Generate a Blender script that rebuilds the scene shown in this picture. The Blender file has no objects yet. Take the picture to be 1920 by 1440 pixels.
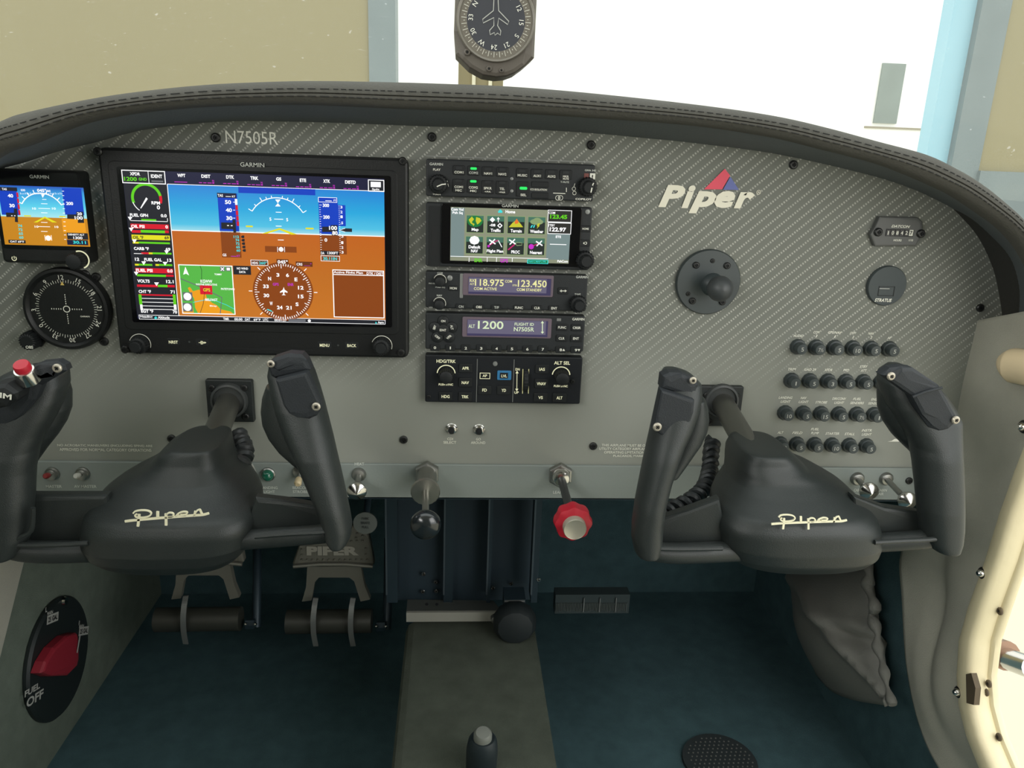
import bpy, bmesh, math, random
from math import sin, cos, pi, radians as RD
from mathutils import Vector as V, Matrix, Quaternion
random.seed(5)
S = bpy.context.scene
COL = S.collection
# ---------------------------------------------------------------- camera
CAM = V((.3206, -.763, .012)); FPX = 1468.46
PITCH, YAW, ROLL = .2941, .0771, .0380
FW = V((sin(YAW)*cos(PITCH), cos(YAW)*cos(PITCH), -sin(PITCH)))
_r = V((cos(YAW), -sin(YAW), 0)); _u = _r.cross(FW)
RT = _r*cos(ROLL)+_u*sin(ROLL); UP = _u*cos(ROLL)-_r*sin(ROLL)
cd = bpy.data.cameras.new('camera'); co = bpy.data.objects.new('camera', cd); COL.objects.link(co)
M = Matrix((RT, UP, -FW)).transposed().to_4x4(); M.translation = CAM
co.matrix_world = M
cd.sensor_fit = 'HORIZONTAL'; cd.sensor_width = 36; cd.lens = FPX/1920*36; cd.clip_start = .02; cd.clip_end = 300
S.camera = co
# ---------------------------------------------------------------- world, exposure
W = bpy.data.worlds.new('world'); S.world = W; W.use_nodes = True
bg = W.node_tree.nodes['Background']; bg.inputs[0].default_value = (.975, 1, .985, 1); bg.inputs[1].default_value = 2.0
def fill_lamp(name, loc, aim, sx, sy, e, col=(1, .98, .94)):
    l = bpy.data.lights.new(name, 'AREA'); l.shape = 'RECTANGLE'; l.size = sx; l.size_y = sy; l.energy = e; l.color = col
    o = bpy.data.objects.new(name, l); COL.objects.link(o); o.location = loc; o.rotation_euler = (V(aim)-V(loc)).to_track_quat('-Z', 'Y').to_euler()
# added fill lamps at the door opening (right) and an unseen left window
fill_lamp('door_fill', (.93, -.75, .05), (.35, 0, -.5), .5, .5, 2.2)
fill_lamp('window_fill', (-.26, -1.0, .15), (.88, -.25, -.5), .5, .3, 4)
S.view_settings.view_transform = 'Standard'; S.view_settings.look = 'None'
S.view_settings.exposure = 0; S.view_settings.gamma = 1
S.view_settings.use_curve_mapping = False

# ---------------------------------------------------------------- helpers
def at(u, v, val, ax=1):
    """the point of the plane axis=val seen at pixel u,v"""
    d = RT*((u-960)/FPX)-UP*((v-720)/FPX)+FW
    return CAM+d*((val-CAM[ax])/d[ax])
def lin(h):
    o = []
    for i in (0, 2, 4):
        c = int(h[i:i+2], 16)/255
        o.append(c/12.92 if c <= .04045 else ((c+.055)/1.055)**2.4)
    return (*o, 1)
MC = {}
def mat(name, col, rough=.5, metal=0, bump=0, bscale=400, spec=.5, vary=0, coat=0):
    if name in MC: return MC[name]
    m = bpy.data.materials.new(name); m.use_nodes = True; nt = m.node_tree; b = nt.nodes['Principled BSDF']
    c = lin(col) if isinstance(col, str) else (*col, 1)
    b.inputs['Base Color'].default_value = c; b.inputs['Roughness'].default_value = rough
    b.inputs['Metallic'].default_value = metal; b.inputs['Specular IOR Level'].default_value = spec
    if coat: b.inputs['Coat Weight'].default_value = coat; b.inputs['Coat Roughness'].default_value = .15
    tc = nt.nodes.new('ShaderNodeTexCoord')
    n = nt.nodes.new('ShaderNodeTexNoise'); n.inputs['Scale'].default_value = bscale; n.inputs['Detail'].default_value = 4
    nt.links.new(tc.outputs['Object'], n.inputs['Vector'])
    if bump:
        bp = nt.nodes.new('ShaderNodeBump'); bp.inputs['Strength'].default_value = bump; bp.inputs['Distance'].default_value = .001
        nt.links.new(n.outputs['Fac'], bp.inputs['Height']); nt.links.new(bp.outputs[0], b.inputs['Normal'])
    v = vary or .06
    n2 = nt.nodes.new('ShaderNodeTexNoise'); n2.inputs['Scale'].default_value = bscale/20; n2.inputs['Detail'].default_value = 5
    nt.links.new(tc.outputs['Object'], n2.inputs['Vector'])
    mx = nt.nodes.new('ShaderNodeMix'); mx.data_type = 'RGBA'
    mx.inputs[6].default_value = tuple(x*(1-v) for x in c[:3])+(1,); mx.inputs[7].default_value = tuple(min(1, x*(1+v)) for x in c[:3])+(1,)
    nt.links.new(n2.outputs['Fac'], mx.inputs[0]); nt.links.new(mx.outputs[2], b.inputs['Base Color'])
    MC[name] = m; return m
def em(h, s=1.0):
    k = 'lit_%s_%g' % (h, s)
    if k in MC: return MC[k]
    m = bpy.data.materials.new(k); m.use_nodes = True; nt = m.node_tree; b = nt.nodes['Principled BSDF']
    b.inputs['Base Color'].default_value = (.01, .01, .01, 1); b.inputs['Roughness'].default_value = .3
    b.inputs['Specular IOR Level'].default_value = .2
    b.inputs['Emission Color'].default_value = lin(h); b.inputs['Emission Strength'].default_value = s
    MC[k] = m; return m
def emgrad(name, stops, z0, z1):
    """display content that runs through colours up the screen"""
    m = bpy.data.materials.new(name); m.use_nodes = True; nt = m.node_tree; b = nt.nodes['Principled BSDF']
    b.inputs['Base Color'].default_value = (.01, .01, .01, 1); b.inputs['Roughness'].default_value = .3
    g = nt.nodes.new('ShaderNodeNewGeometry'); sx = nt.nodes.new('ShaderNodeSeparateXYZ'); mr = nt.nodes.new('ShaderNodeMapRange')
    mr.inputs[1].default_value = z0; mr.inputs[2].default_value = z1
    cr = nt.nodes.new('ShaderNodeValToRGB'); e = cr.color_ramp.elements
    e[0].position = stops[0][0]; e[0].color = lin(stops[0][1]); e[1].position = stops[-1][0]; e[1].color = lin(stops[-1][1])
    for p, h in stops[1:-1]:
        x = e.new(p); x.color = lin(h)
    nt.links.new(g.outputs['Position'], sx.inputs[0]); nt.links.new(sx.outputs[2], mr.inputs[0]); nt.links.new(mr.outputs[0], cr.inputs[0])
    nt.links.new(cr.outputs[0], b.inputs['Emission Color']); b.inputs['Emission Strength'].default_value = 1.0
    return m
ORG = {}
def thing(name, label, cat, loc, group=None, kind=None):
    o = bpy.data.objects.new(name, None); COL.objects.link(o); o.empty_display_size = .02
    o.location = loc; ORG[o.name] = V(loc); tag(o, label, cat, group, kind); return o
def tag(o, label=None, cat=None, group=None, kind=None):
    if label: o['label'] = label
    if cat: o['category'] = cat
    if group: o['group'] = group
    if kind: o['kind'] = kind
    return o
_gc = {}
def glyphs(s, bold, shear):
    k = (s, bold, shear)
    if k in _gc: return _gc[k]
    c = bpy.data.curves.new('t', 'FONT'); c.body = s; c.size = 1; c.resolution_u = 3; c.offset = bold; c.shear = shear
    o = bpy.data.objects.new('t', c); COL.objects.link(o)
    me = bpy.data.meshes.new_from_object(o.evaluated_get(bpy.context.evaluated_depsgraph_get()))
    vs = [(v.co.x, v.co.y) for v in me.vertices]; fs = [tuple(p.vertices) for p in me.polygons]
    bpy.data.objects.remove(o); bpy.data.curves.remove(c); bpy.data.meshes.remove(me)
    if not vs: vs = [(0, 0), (1, 0), (1, 1)]; fs = []
    x0 = min(v[0] for v in vs); x1 = max(v[0] for v in vs); y0 = min(v[1] for v in vs); y1 = max(v[1] for v in vs)
    _gc[k] = (vs, fs, x0, x1, y0, y1); return _gc[k]
class MB:
    def __init__(s): s.v = []; s.f = []; s.mi = []; s.m = 0; s.sm = []; s.smooth = False
    def add(s, vs, fs, m=None, smooth=None):
        n = len(s.v); s.v += [V(x) for x in vs]; s.f += [tuple(i+n for i in f) for f in fs]
        s.mi += [s.m if m is None else m]*len(fs); s.sm += [s.smooth if smooth is None else smooth]*len(fs); return s
    def box(s, a, b, m=None):
        x0, x1 = sorted((a[0], b[0])); y0, y1 = sorted((a[1], b[1])); z0, z1 = sorted((a[2], b[2]))
        return s.add([(x0, y0, z0), (x1, y0, z0), (x1, y1, z0), (x0, y1, z0), (x0, y0, z1), (x1, y0, z1), (x1, y1, z1), (x0, y1, z1)],
                     [(0, 3, 2, 1), (4, 5, 6, 7), (0, 1, 5, 4), (1, 2, 6, 5), (2, 3, 7, 6), (3, 0, 4, 7)], m)
    def prism(s, pts, ext, m=None, bev=0, smooth=None):
        """pts: planar loop; ext: vector from it to the far face; bev rounds the FIRST loop's rim"""
        pts = [V(p) for p in pts]; e = V(ext); n = len(pts); c = sum(pts, V())/n
        loops = []
        if bev:
            def inset(d):
                out = []
                for i, p in enumerate(pts):
                    a = (p-pts[i-1]).normalized(); b = (pts[(i+1) % n]-p).normalized()
                    q = (b-a)
                    t = -(p-c).normalized() if q.length < 1e-4 else q.normalized()
                    if q.length >= 1e-4 and t.dot(c-p) < 0: t = -t
                    k = max(.35, math.sqrt(max(0, (1-a.dot(b))/2))) if q.length >= 1e-4 else 1
                    out.append(p+t*min(d/k if q.length >= .4 else d, (c-p).length*.6))
                return out
            en = e.normalized()
            loops.append(inset(bev)); loops.append([q+en*bev*.29 for q in inset(bev*.29)]); loops.append([p+en*bev for p in pts])
        else: loops.append(pts)
        loops.append([p+e for p in pts])
        vs = [p for l in loops for p in l]; fs = [tuple(range(n))]
        for k in range(len(loops)-1):
            for i in range(n):
                j = (i+1) % n; fs.append((k*n+i, k*n+n+i, k*n+n+j, k*n+j))
        fs.append(tuple(reversed(range((len(loops)-1)*n, len(loops)*n))))
        return s.add(vs, fs, m, smooth)
    def rect(s, u0, v0, u1, v1, Y, d=0, m=None):
        """flat rectangle facing the cabin on plane y=Y between two photo pixels; d = thickness"""
        um = (u0+u1)/2; vm = (v0+v1)/2
        a = V((at(u0, vm, Y).x, Y, at(um, v0, Y).z)); b = V((at(u1, vm, Y).x, Y, at(um, v1, Y).z))
        if d: return s.box((a.x, Y, b.z), (b.x, Y+d, a.z), m)
        return s.add([(a.x, Y, b.z), (b.x, Y, b.z), (b.x, Y, a.z), (a.x, Y, a.z)], [(0, 1, 2, 3)], m)
    def frame(s, u0, v0, u1, v1, Y, w=1, m=None):
        um = (u0+u1)/2; vm = (v0+v1)/2
        a = V((at(u0, vm, Y).x, Y, at(um, v0, Y).z)); b = V((at(u1, vm, Y).x, Y, at(um, v1, Y).z)); w = w*.00054
        for (x0, x1, z0, z1) in ((a.x, b.x, a.z-w, a.z), (a.x, b.x, b.z, b.z+w), (a.x, a.x+w, b.z, a.z), (b.x-w, b.x, b.z, a.z)):
            s.add([(x0, Y, z0), (x1, Y, z0), (x1, Y, z1), (x0, Y, z1)], [(0, 1, 2, 3)], m)
        return s
    def poly(s, px, Y, m=None): return s.add([at(u, v, Y) for u, v in px], [tuple(range(len(px)))], m)
    def line(s, px, Y, w, m=None, d=0):
        """ribbon stroke along pixels, w pixels wide"""
        P = [at(u, v, Y) for u, v in px]; s.ribbon(P, w*.00054*.5, V((0, -1, 0)), m, d); return s
    def ribbon(s, P, hw, nrm, m=None, d=0):
        L = []; R = []
        for i, p in enumerate(P):
            t = (P[min(i+1, len(P)-1)]-P[max(i-1, 0)]).normalized(); n = t.cross(nrm).normalized()
            L.append(p+n*hw); R.append(p-n*hw)
        k = len(P)
        if not d: return s.add(L+R, [(i, i+1, k+i+1, k+i) for i in range(k-1)], m)
        e = -V(nrm)*d; vs = L+R+[p+e for p in L]+[p+e for p in R]
        fs = []
        for i in range(k-1):
            fs += [(i, i+1, k+i+1, k+i), (2*k+i, 3*k+i, 3*k+i+1, 2*k+i+1), (i, 2*k+i, 2*k+i+1, i+1), (k+i, k+i+1, 3*k+i+1, 3*k+i)]
        fs += [(0, k, 3*k, 2*k), (k-1, 3*k-1, 4*k-1, 2*k-1)]
        return s.add(vs, fs, m)
    def arc(s, u, v, r, a0, a1, w, Y, m=None, n=24):
        c = at(u, v, Y); k = .00054
        P = [c+V((cos(RD(a0+(a1-a0)*i/n)), 0, sin(RD(a0+(a1-a0)*i/n))))*r*k for i in range(n+1)]
        return s.ribbon(P, w*k*.5, V((0, -1, 0)), m)
    def disc(s, u, v, r, Y, m=None, n=24, sq=1):
        c = at(u, v, Y); k = .00054*r
        return s.add([c+V((cos(2*pi*i/n)*k, 0, sin(2*pi*i/n)*k*sq)) for i in range(n)], [tuple(range(n))], m)
    def txt3(s, st, o, ex, ey, h, w=None, bold=0, shear=0, m=None):
        """o = centre point, ex/ey = unit directions of the writing"""
        vs, fs, x0, x1, y0, y1 = glyphs(st, bold, shear)
        ky = h/max(1e-6, y1-y0); kx = (w/max(1e-6, x1-x0)) if w else ky
        cx = (x0+x1)/2; cy = (y0+y1)/2
        return s.add([o+ex*((x-cx)*kx)+ey*((y-cy)*ky) for x, y in vs], fs, m)
    def tx(s, st, u, v, hpx, wpx=None, Y=0, bold=.02, shear=0, m=None, rot=0):
        o = at(u, v, Y); k = (at(u+1, v, Y)-o).length; kv = (at(u, v+1, Y)-o).length
        ex = V((cos(RD(rot)), 0, sin(RD(rot)))); ey = V((-sin(RD(rot)), 0, cos(RD(rot))))
        return s.txt3(st, o, ex, ey, hpx*kv, wpx*k if wpx else None, bold, shear, m)
    def lathe(s, c, ax, prof, seg=24, m=None, smooth=True, star=0, nst=0):
        """prof: (distance along ax, radius)"""
        c = V(c); a = V(ax).normalized(); x = a.orthogonal().normalized(); y = a.cross(x)
        vs = []; fs = []
        for d, r in prof:
            for i in range(seg):
                t = 2*pi*i/seg; rr = r*(1+star*cos(nst*t)) if star and r > 0 else r
                vs.append(c+a*d+(x*cos(t)+y*sin(t))*rr)
        for k in range(len(prof)-1):
            for i in range(seg):
                j = (i+1) % seg; fs.append((k*seg+i, k*seg+j, k*seg+seg+j, k*seg+seg+i))
        fs.append(tuple(reversed(range(seg)))); fs.append(tuple(range((len(prof)-1)*seg, len(prof)*seg)))
        return s.add(vs, fs, m, smooth)
    def tube(s, P, r, seg=10, m=None, smooth=True):
        P = [V(p) for p in P]; rr = r if isinstance(r, (list, tuple)) else [r]*len(P)
        t0 = (P[1]-P[0]).normalized(); x = t0.orthogonal().normalized(); vs = []; fs = []
        for i, p in enumerate(P):
            t = (P[min(i+1, len(P)-1)]-P[max(i-1, 0)]).normalized()
            x = (x-t*x.dot(t)).normalized(); y = t.cross(x)
            for k in range(seg): vs.append(p+(x*cos(2*pi*k/seg)+y*sin(2*pi*k/seg))*rr[i])
        for i in range(len(P)-1):
            for k in range(seg):
                j = (k+1) % seg; fs.append((i*seg+k, i*seg+j, i*seg+seg+j, i*seg+seg+k))
        fs.append(tuple(reversed(range(seg)))); fs.append(tuple(range((len(P)-1)*seg, len(P)*seg)))
        return s.add(vs, fs, m, smooth)
    def slices(s, rows, ax=1, seg=28, m=None, smooth=True):
        """rows: (v, L, R, centre value on ax, half depth, exponent): stacked rings seen between pixels L and R"""
        vs = []; fs = []; n = len(rows)
        dv = V((0, 1, 0)) if ax == 1 else V((1, 0, 0))
        for (v, L, R, Y, hd, ex) in rows:
            a = at(L, v, Y, ax); b = at(R, v, Y, ax); c = (a+b)/2; h = (b-a)/2
            for k in range(seg):
                t = 2*pi*k/seg; cc = cos(t); ss = sin(t)
                vs.append(c+h*(math.copysign(abs(cc)**(2/ex), cc))+dv*hd*math.copysign(abs(ss)**(2/ex), ss))
        for i in range(n-1):
            for k in range(seg):
                j = (k+1) % seg; fs.append((i*seg+k, i*seg+j, i*seg+seg+j, i*seg+seg+k))
        # rounded ends
        for i, sg in ((0, 1), (n-1, -1)):
            ring = vs[i*seg:(i+1)*seg]; c = sum(ring, V())/seg; nx = vs[(i+sg)*seg:(i+sg+1)*seg]; d = (c-sum(nx, V())/seg).normalized()
            r0 = min((p-c).length for p in ring); b = len(vs); prev = i*seg
            for q, (sc, up) in enumerate(((.93, .1), (.55, .16))):
                vs += [c+(p-c)*sc+d*r0*up*.5 for p in ring]
                cur = b+q*seg
                for k in range(seg):
                    j = (k+1) % seg; fs.append((prev+j, prev+k, cur+k, cur+j) if i == 0 else (prev+k, prev+j, cur+j, cur+k))
                prev = cur
            fs.append(tuple(range(prev, prev+seg)) if i == 0 else tuple(reversed(range(prev, prev+seg))))
        return s.add(vs, fs, m, smooth)
    def build(s, name, mats, parent=None, label=None, kind=None, sub=0, bevel=0, solid=0):
        if not isinstance(mats, (list, tuple)): mats = [mats]
        o = V((0, 0, 0)); r = parent
        while r is not None: o += r.location; r = r.parent
        loc = V((0, 0, 0))
        if parent is None and s.v:
            loc = V((sum(v.x for v in s.v)/len(s.v), sum(v.y for v in s.v)/len(s.v), min(v.z for v in s.v)))
        me = bpy.data.meshes.new(name); me.from_pydata([v-o-loc for v in s.v], [], s.f)
        for mm in mats: me.materials.append(mm)
        for p, i, sm in zip(me.polygons, s.mi, s.sm): p.material_index = min(i, len(mats)-1); p.use_smooth = sm
        bm = bmesh.new(); bm.from_mesh(me)
        if all(len(f) > 2 for f in s.f) and s.smooth != 'flat': bmesh.ops.recalc_face_normals(bm, faces=bm.faces)
        bm.to_mesh(me); bm.free(); me.update()
        if not sub and not solid and any(s.sm): me.set_sharp_from_angle(angle=RD(38))
        ob = bpy.data.objects.new(name, me); COL.objects.link(ob); ob.location = loc
        if parent is not None: ob.parent = parent
        if bevel:
            b = ob.modifiers.new('b', 'BEVEL'); b.width = bevel; b.segments = 3; b.limit_method = 'ANGLE'; b.angle_limit = RD(40)
        if sub:
            q = ob.modifiers.new('s', 'SUBSURF'); q.levels = sub; q.render_levels = sub
        if solid:
            q = ob.modifiers.new('t', 'SOLIDIFY'); q.thickness = solid; q.offset = 0
        if label: ob['label'] = label
        if kind: ob['kind'] = kind
        return ob
def rrect(a, b, Y, r=.003, n=4):
    """rounded rectangle loop on plane y=Y from corner a (top left) to b (bottom right)"""
    out = []
    for cx, cz, t0 in ((b.x-r, a.z-r, 0), (a.x+r, a.z-r, 90), (a.x+r, b.z+r, 180), (b.x-r, b.z+r, 270)):
        for i in range(n+1):
            t = RD(t0+90*i/n); out.append(V((cx+r*cos(t), Y, cz+r*sin(t))))
    return out
def spl(P, n=8):
    """Catmull-Rom through points"""
    P = [V(p) for p in P]; out = []
    for i in range(len(P)-1):
        a = P[max(i-1, 0)]; b = P[i]; c = P[i+1]; d = P[min(i+2, len(P)-1)]
        for k in range(n):
            t = k/n; out.append(.5*((2*b)+(c-a)*t+(2*a-5*b+4*c-d)*t*t+(3*b-a-3*c+d)*t**3))
    out.append(P[-1]); return out
def screw(parent, u, v, Y, r=.0035, m=None, name='screw', ax=V((0, -1, 0)), at_=None):
    c = at_ or at(u, v, Y); b = MB()
    b.lathe(c, ax, [(0, r), (r*.35, r), (r*.6, r*.75), (r*.62, r*.5), (r*.3, r*.42), (r*.3, .0001)], 16)
    for k in (0, 1):
        x = ax.orthogonal().normalized(); y = ax.cross(x)
        q = (x if k else y); p = ax.cross(q)
        c2 = c+ax*r*.55
        b.add([c2+q*r*.55+p*r*.12, c2+q*r*.55-p*r*.12, c2-q*r*.55-p*r*.12, c2-q*r*.55+p*r*.12], [(0, 1, 2, 3)], 1)
    return b.build(name, [m or SCREW, BLK], parent)
# ---------------------------------------------------------------- materials
BLK = mat('black_void', (.004, .005, .006), .6)
BEZ = mat('bezel_plastic', (.011, .012, .012), .42, bump=.15, bscale=900, spec=.35)
BEZ2 = mat('radio_plastic', (.02, .023, .025), .5, bump=.15, bscale=900, spec=.4)
KEY = mat('key_plastic', (.012, .014, .015), .55, spec=.35)
GLS = mat('screen_glass', (.004, .004, .005), .12, spec=.4)
PRT = mat('white_print', (.86, .86, .76), .5)
PRTD = mat('dim_print', (.45, .46, .42), .5)
LPR = em('e9e8bf', .95)
SCREW = mat('dark_screw', (.035, .036, .035), .4, .6)
CHR = mat('chrome', (.62, .61, .58), .18, 1)
STL = mat('steel', (.36, .36, .34), .35, 1)
YOKE = mat('yoke_plastic', (.024, .029, .028), .4, bump=.25, bscale=1400, spec=.42)
YCAP = mat('yoke_cap_plastic', (.022, .026, .03), .55, bump=.4, bscale=1600, spec=.35)
RED = mat('red_plastic', (.5, .012, .03), .45)
CRM = mat('cream_emblem', (.9, .86, .62), .4)
BRK = mat('breaker_plastic', (.042, .054, .056), .4, spec=.5)
STRIP = mat('switch_strip_paint', (.25, .28, .262), .45, spec=.3, bump=.1)
DARKM = mat('dark_metal', (.026, .045, .058), .45, .3)
CARP = mat('dark_carpet', (.068, .125, .138), .95, bump=1.2, bscale=900, vary=.3, spec=.1)
CARP2 = mat('grey_carpet', (.17, .205, .165), .95, bump=1.2, bscale=900, vary=.25, spec=.1)
UPH = mat('grey_vinyl', (.44, .43, .36), .6, bump=.5, bscale=700, vary=.1, spec=.3)
def panel_mat():
    m = bpy.data.materials.new('woven_carbon_panel'); m.use_nodes = True; nt = m.node_tree; b = nt.nodes['Principled BSDF']; N = nt.nodes.new; L = nt.links.new
    g = N('ShaderNodeTexCoord'); mp = N('ShaderNodeMapping'); mp.inputs['Rotation'].default_value = (0, RD(42), 0); L(g.outputs['Object'], mp.inputs[0])
    sx = N('ShaderNodeSeparateXYZ'); L(mp.outputs[0], sx.inputs[0])
    def mth(op, a, b_=None, c=None):
        n = N('ShaderNodeMath'); n.operation = op
        for i, x in enumerate((a, b_, c)):
            if x is None: continue
            if isinstance(x, (int, float)): n.inputs[i].default_value = x
            else: L(x, n.inputs[i])
        return n.outputs[0]
    # twill: bright floats strung along 45 degree diagonals
    A = mth('SINE', mth('MULTIPLY', sx.outputs[2], 2*pi/.0078))
    B = mth('SINE', mth('MULTIPLY', sx.outputs[0], 2*pi/.0027))
    row = mth('SMOOTH_MIN', 1, mth('MAXIMUM', 0, mth('MULTIPLY_ADD', A, 2.4, -1.2)), .2)
    dot = mth('MAXIMUM', 0, mth('MULTIPLY_ADD', B, .62, .42))
    f = mth('MULTIPLY', row, dot)
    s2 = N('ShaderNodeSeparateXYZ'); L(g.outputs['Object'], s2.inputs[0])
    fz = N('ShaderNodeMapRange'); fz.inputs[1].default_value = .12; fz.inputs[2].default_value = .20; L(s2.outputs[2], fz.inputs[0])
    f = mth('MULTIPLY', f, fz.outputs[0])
    no = N('ShaderNodeTexNoise'); no.inputs['Scale'].default_value = 60; L(g.outputs['Object'], no.inputs[0])
    f = mth('MULTIPLY', f, mth('MULTIPLY_ADD', no.outputs[0], .8, .6))
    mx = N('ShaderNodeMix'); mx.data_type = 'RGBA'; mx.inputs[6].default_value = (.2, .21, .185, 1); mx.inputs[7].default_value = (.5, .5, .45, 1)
    m0 = N('ShaderNodeMix'); m0.data_type = 'RGBA'; m0.inputs[6].default_value = (.29, .30, .265, 1); m0.inputs[7].default_value = (.2, .21, .185, 1); L(fz.outputs[0], m0.inputs[0]); L(m0.outputs[2], mx.inputs[6])  # base colour lightened downward to imitate brighter light on the lower panel
    L(f, mx.inputs[0]); L(mx.outputs[2], b.inputs['Base Color']); b.inputs['Roughness'].default_value = .6; b.inputs['Specular IOR Level'].default_value = .12
    bp = N('ShaderNodeBump'); bp.inputs['Strength'].default_value = .15; bp.inputs['Distance'].default_value = .0004; L(f, bp.inputs['Height']); L(bp.outputs[0], b.inputs['Normal'])
    return m
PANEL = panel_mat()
# ================================================================ setting
FZ = -.76; XL = -.18; XR = .88
def struct(name, b, m, **k): return b.build(name, m, None, kind='structure', **k)
b = MB(); b.prism([(XL-.03, -2.4, FZ), (XR-.07, -2.4, FZ), (XR-.07, -.28, FZ), (XR-.02, -.12, FZ), (XR+.01, -.04, FZ), (XR+.03, .55, FZ), (XL-.03, .55, FZ)], (0, 0, -.03)); struct('floor', b, CARP)
b = MB(); b.box((XL-.03, .48, FZ), (XR+.03, .51, -.04)); struct('wall_front', b, CARP)
# left side: kick wall forward, lighter trim panel behind it
b = MB(); b.box((XL-.04, -2.4, FZ), (XL-.005, .5, -.03)); struct('wall_left', b, CARP2)
b = MB()
P = [at(42, 1046, XL, 0), at(0, 1215, XL, 0)]
d = (P[1]-P[0]).normalized(); lo = P[0]+d*.36; hi = P[0]-d*.16
b.prism([(XL+.004, -1.3, lo.z), (XL+.004, lo.y, lo.z), (XL+.004, P[0].y, P[0].z), (XL+.004, hi.y, hi.z), (XL+.004, -1.3, hi.z)], (-.009, 0, 0), bev=.003)
struct('trim_1', b, UPH)
# right side: the upholstered wall, quilted and wavy, with the door opening left free
def side_wall():
    bm = MB(); rows = []
    LB = [(1826, 606), (1812, 640), (1806, 700), (1796, 780), (1776, 860), (1740, 930), (1715, 990), (1695, 1050), (1698, 1120), (1703, 1200), (1712, 1270), (1727, 1340), (1747, 1400), (1772, 1450), (1800, 1510)]
    RB = [(2010, 560), (2030, 650), (1990, 740), (1950, 830), (1919, 884), (1891, 962), (1872, 1020), (1852, 1080), (1837, 1130), (1815, 1201), (1811, 1268), (1815, 1323), (1829, 1379), (1854, 1440), (1885, 1500)]
    n = 26
    A = spl([at(u, v, .868, 0) for u, v in LB], 5); B = spl([at(u, v, .868, 0) for u, v in RB], 5)
    vs = []
    for i, (p, q) in enumerate(zip(A, B)):
        for k in range(n+1):
            t = k/n; w = p.lerp(q, t)
            x = .006*sin(w.y*34+w.z*11)*sin(t*pi)+.004*sin(w.z*38+w.y*9+1)*sin(t*pi)
            x += .012*math.exp(-((t-.45)**2)/.02)*math.exp(-((i/len(A)-.62)**2)/.03)
            vs.append((w.x+x, w.y, w.z))
    m = n+1
    bm.add(vs, [(i*m+k, i*m+k+1, i*m+m+k+1, i*m+m+k) for i in range(len(A)-1) for k in range(n)], smooth=True)
    return struct('wall_right', bm, UPH, solid=.012)
side_wall()
b = MB(); b.prism([(XR, y, z) for y, z in ((.5, -.08), (.5, FZ-.3), (-.1, FZ-.3), (-.1, -.69), (.006, -.56), (.006, -.08))], (.03, 0, 0)); struct('wall_right_kick', b, CARP)
# seam welt along the upholstery's forward edge
b = MB(); b.tube(spl([at(u, v, .866, 0) for u, v in [(1822, 626), (1812, 660), (1804, 710), (1790, 790)]], 5), .003, 8)
struct('trim_2', b, mat('dark_welt', (.03, .03, .028), .7))
# roof and rear pillars of the cabin, behind and above the camera
b = MB(); b.box((XL-.04, -2.4, .50), (XR+.04, -.5, .53)); b.box((XL-.04, -2.43, FZ), (XR+.04, -2.4, .53)); struct('ceiling', b, mat('headliner', (.5, .48, .42), .9))
b = MB(); b.box((XL-.04, -2.4, .0), (XL, -.3, .06)); b.box((XL-.04, -2.4, .4), (XL, -.3, .5)); b.box((XL-.04, -1.25, .06), (XL, -1.15, .4)); b.box((XR, -2.4, FZ), (XR+.03, -1.35, .5)); b.box((XR, -1.35, .38), (XR+.03, -.25, .5)); struct('wall_left_upper', b, UPH)
b = MB()
for x in (XL-.04, XR): b.box((x, -.31, .0), (x+.035, -.25, .5))
struct('trim_3', b, UPH)
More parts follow.
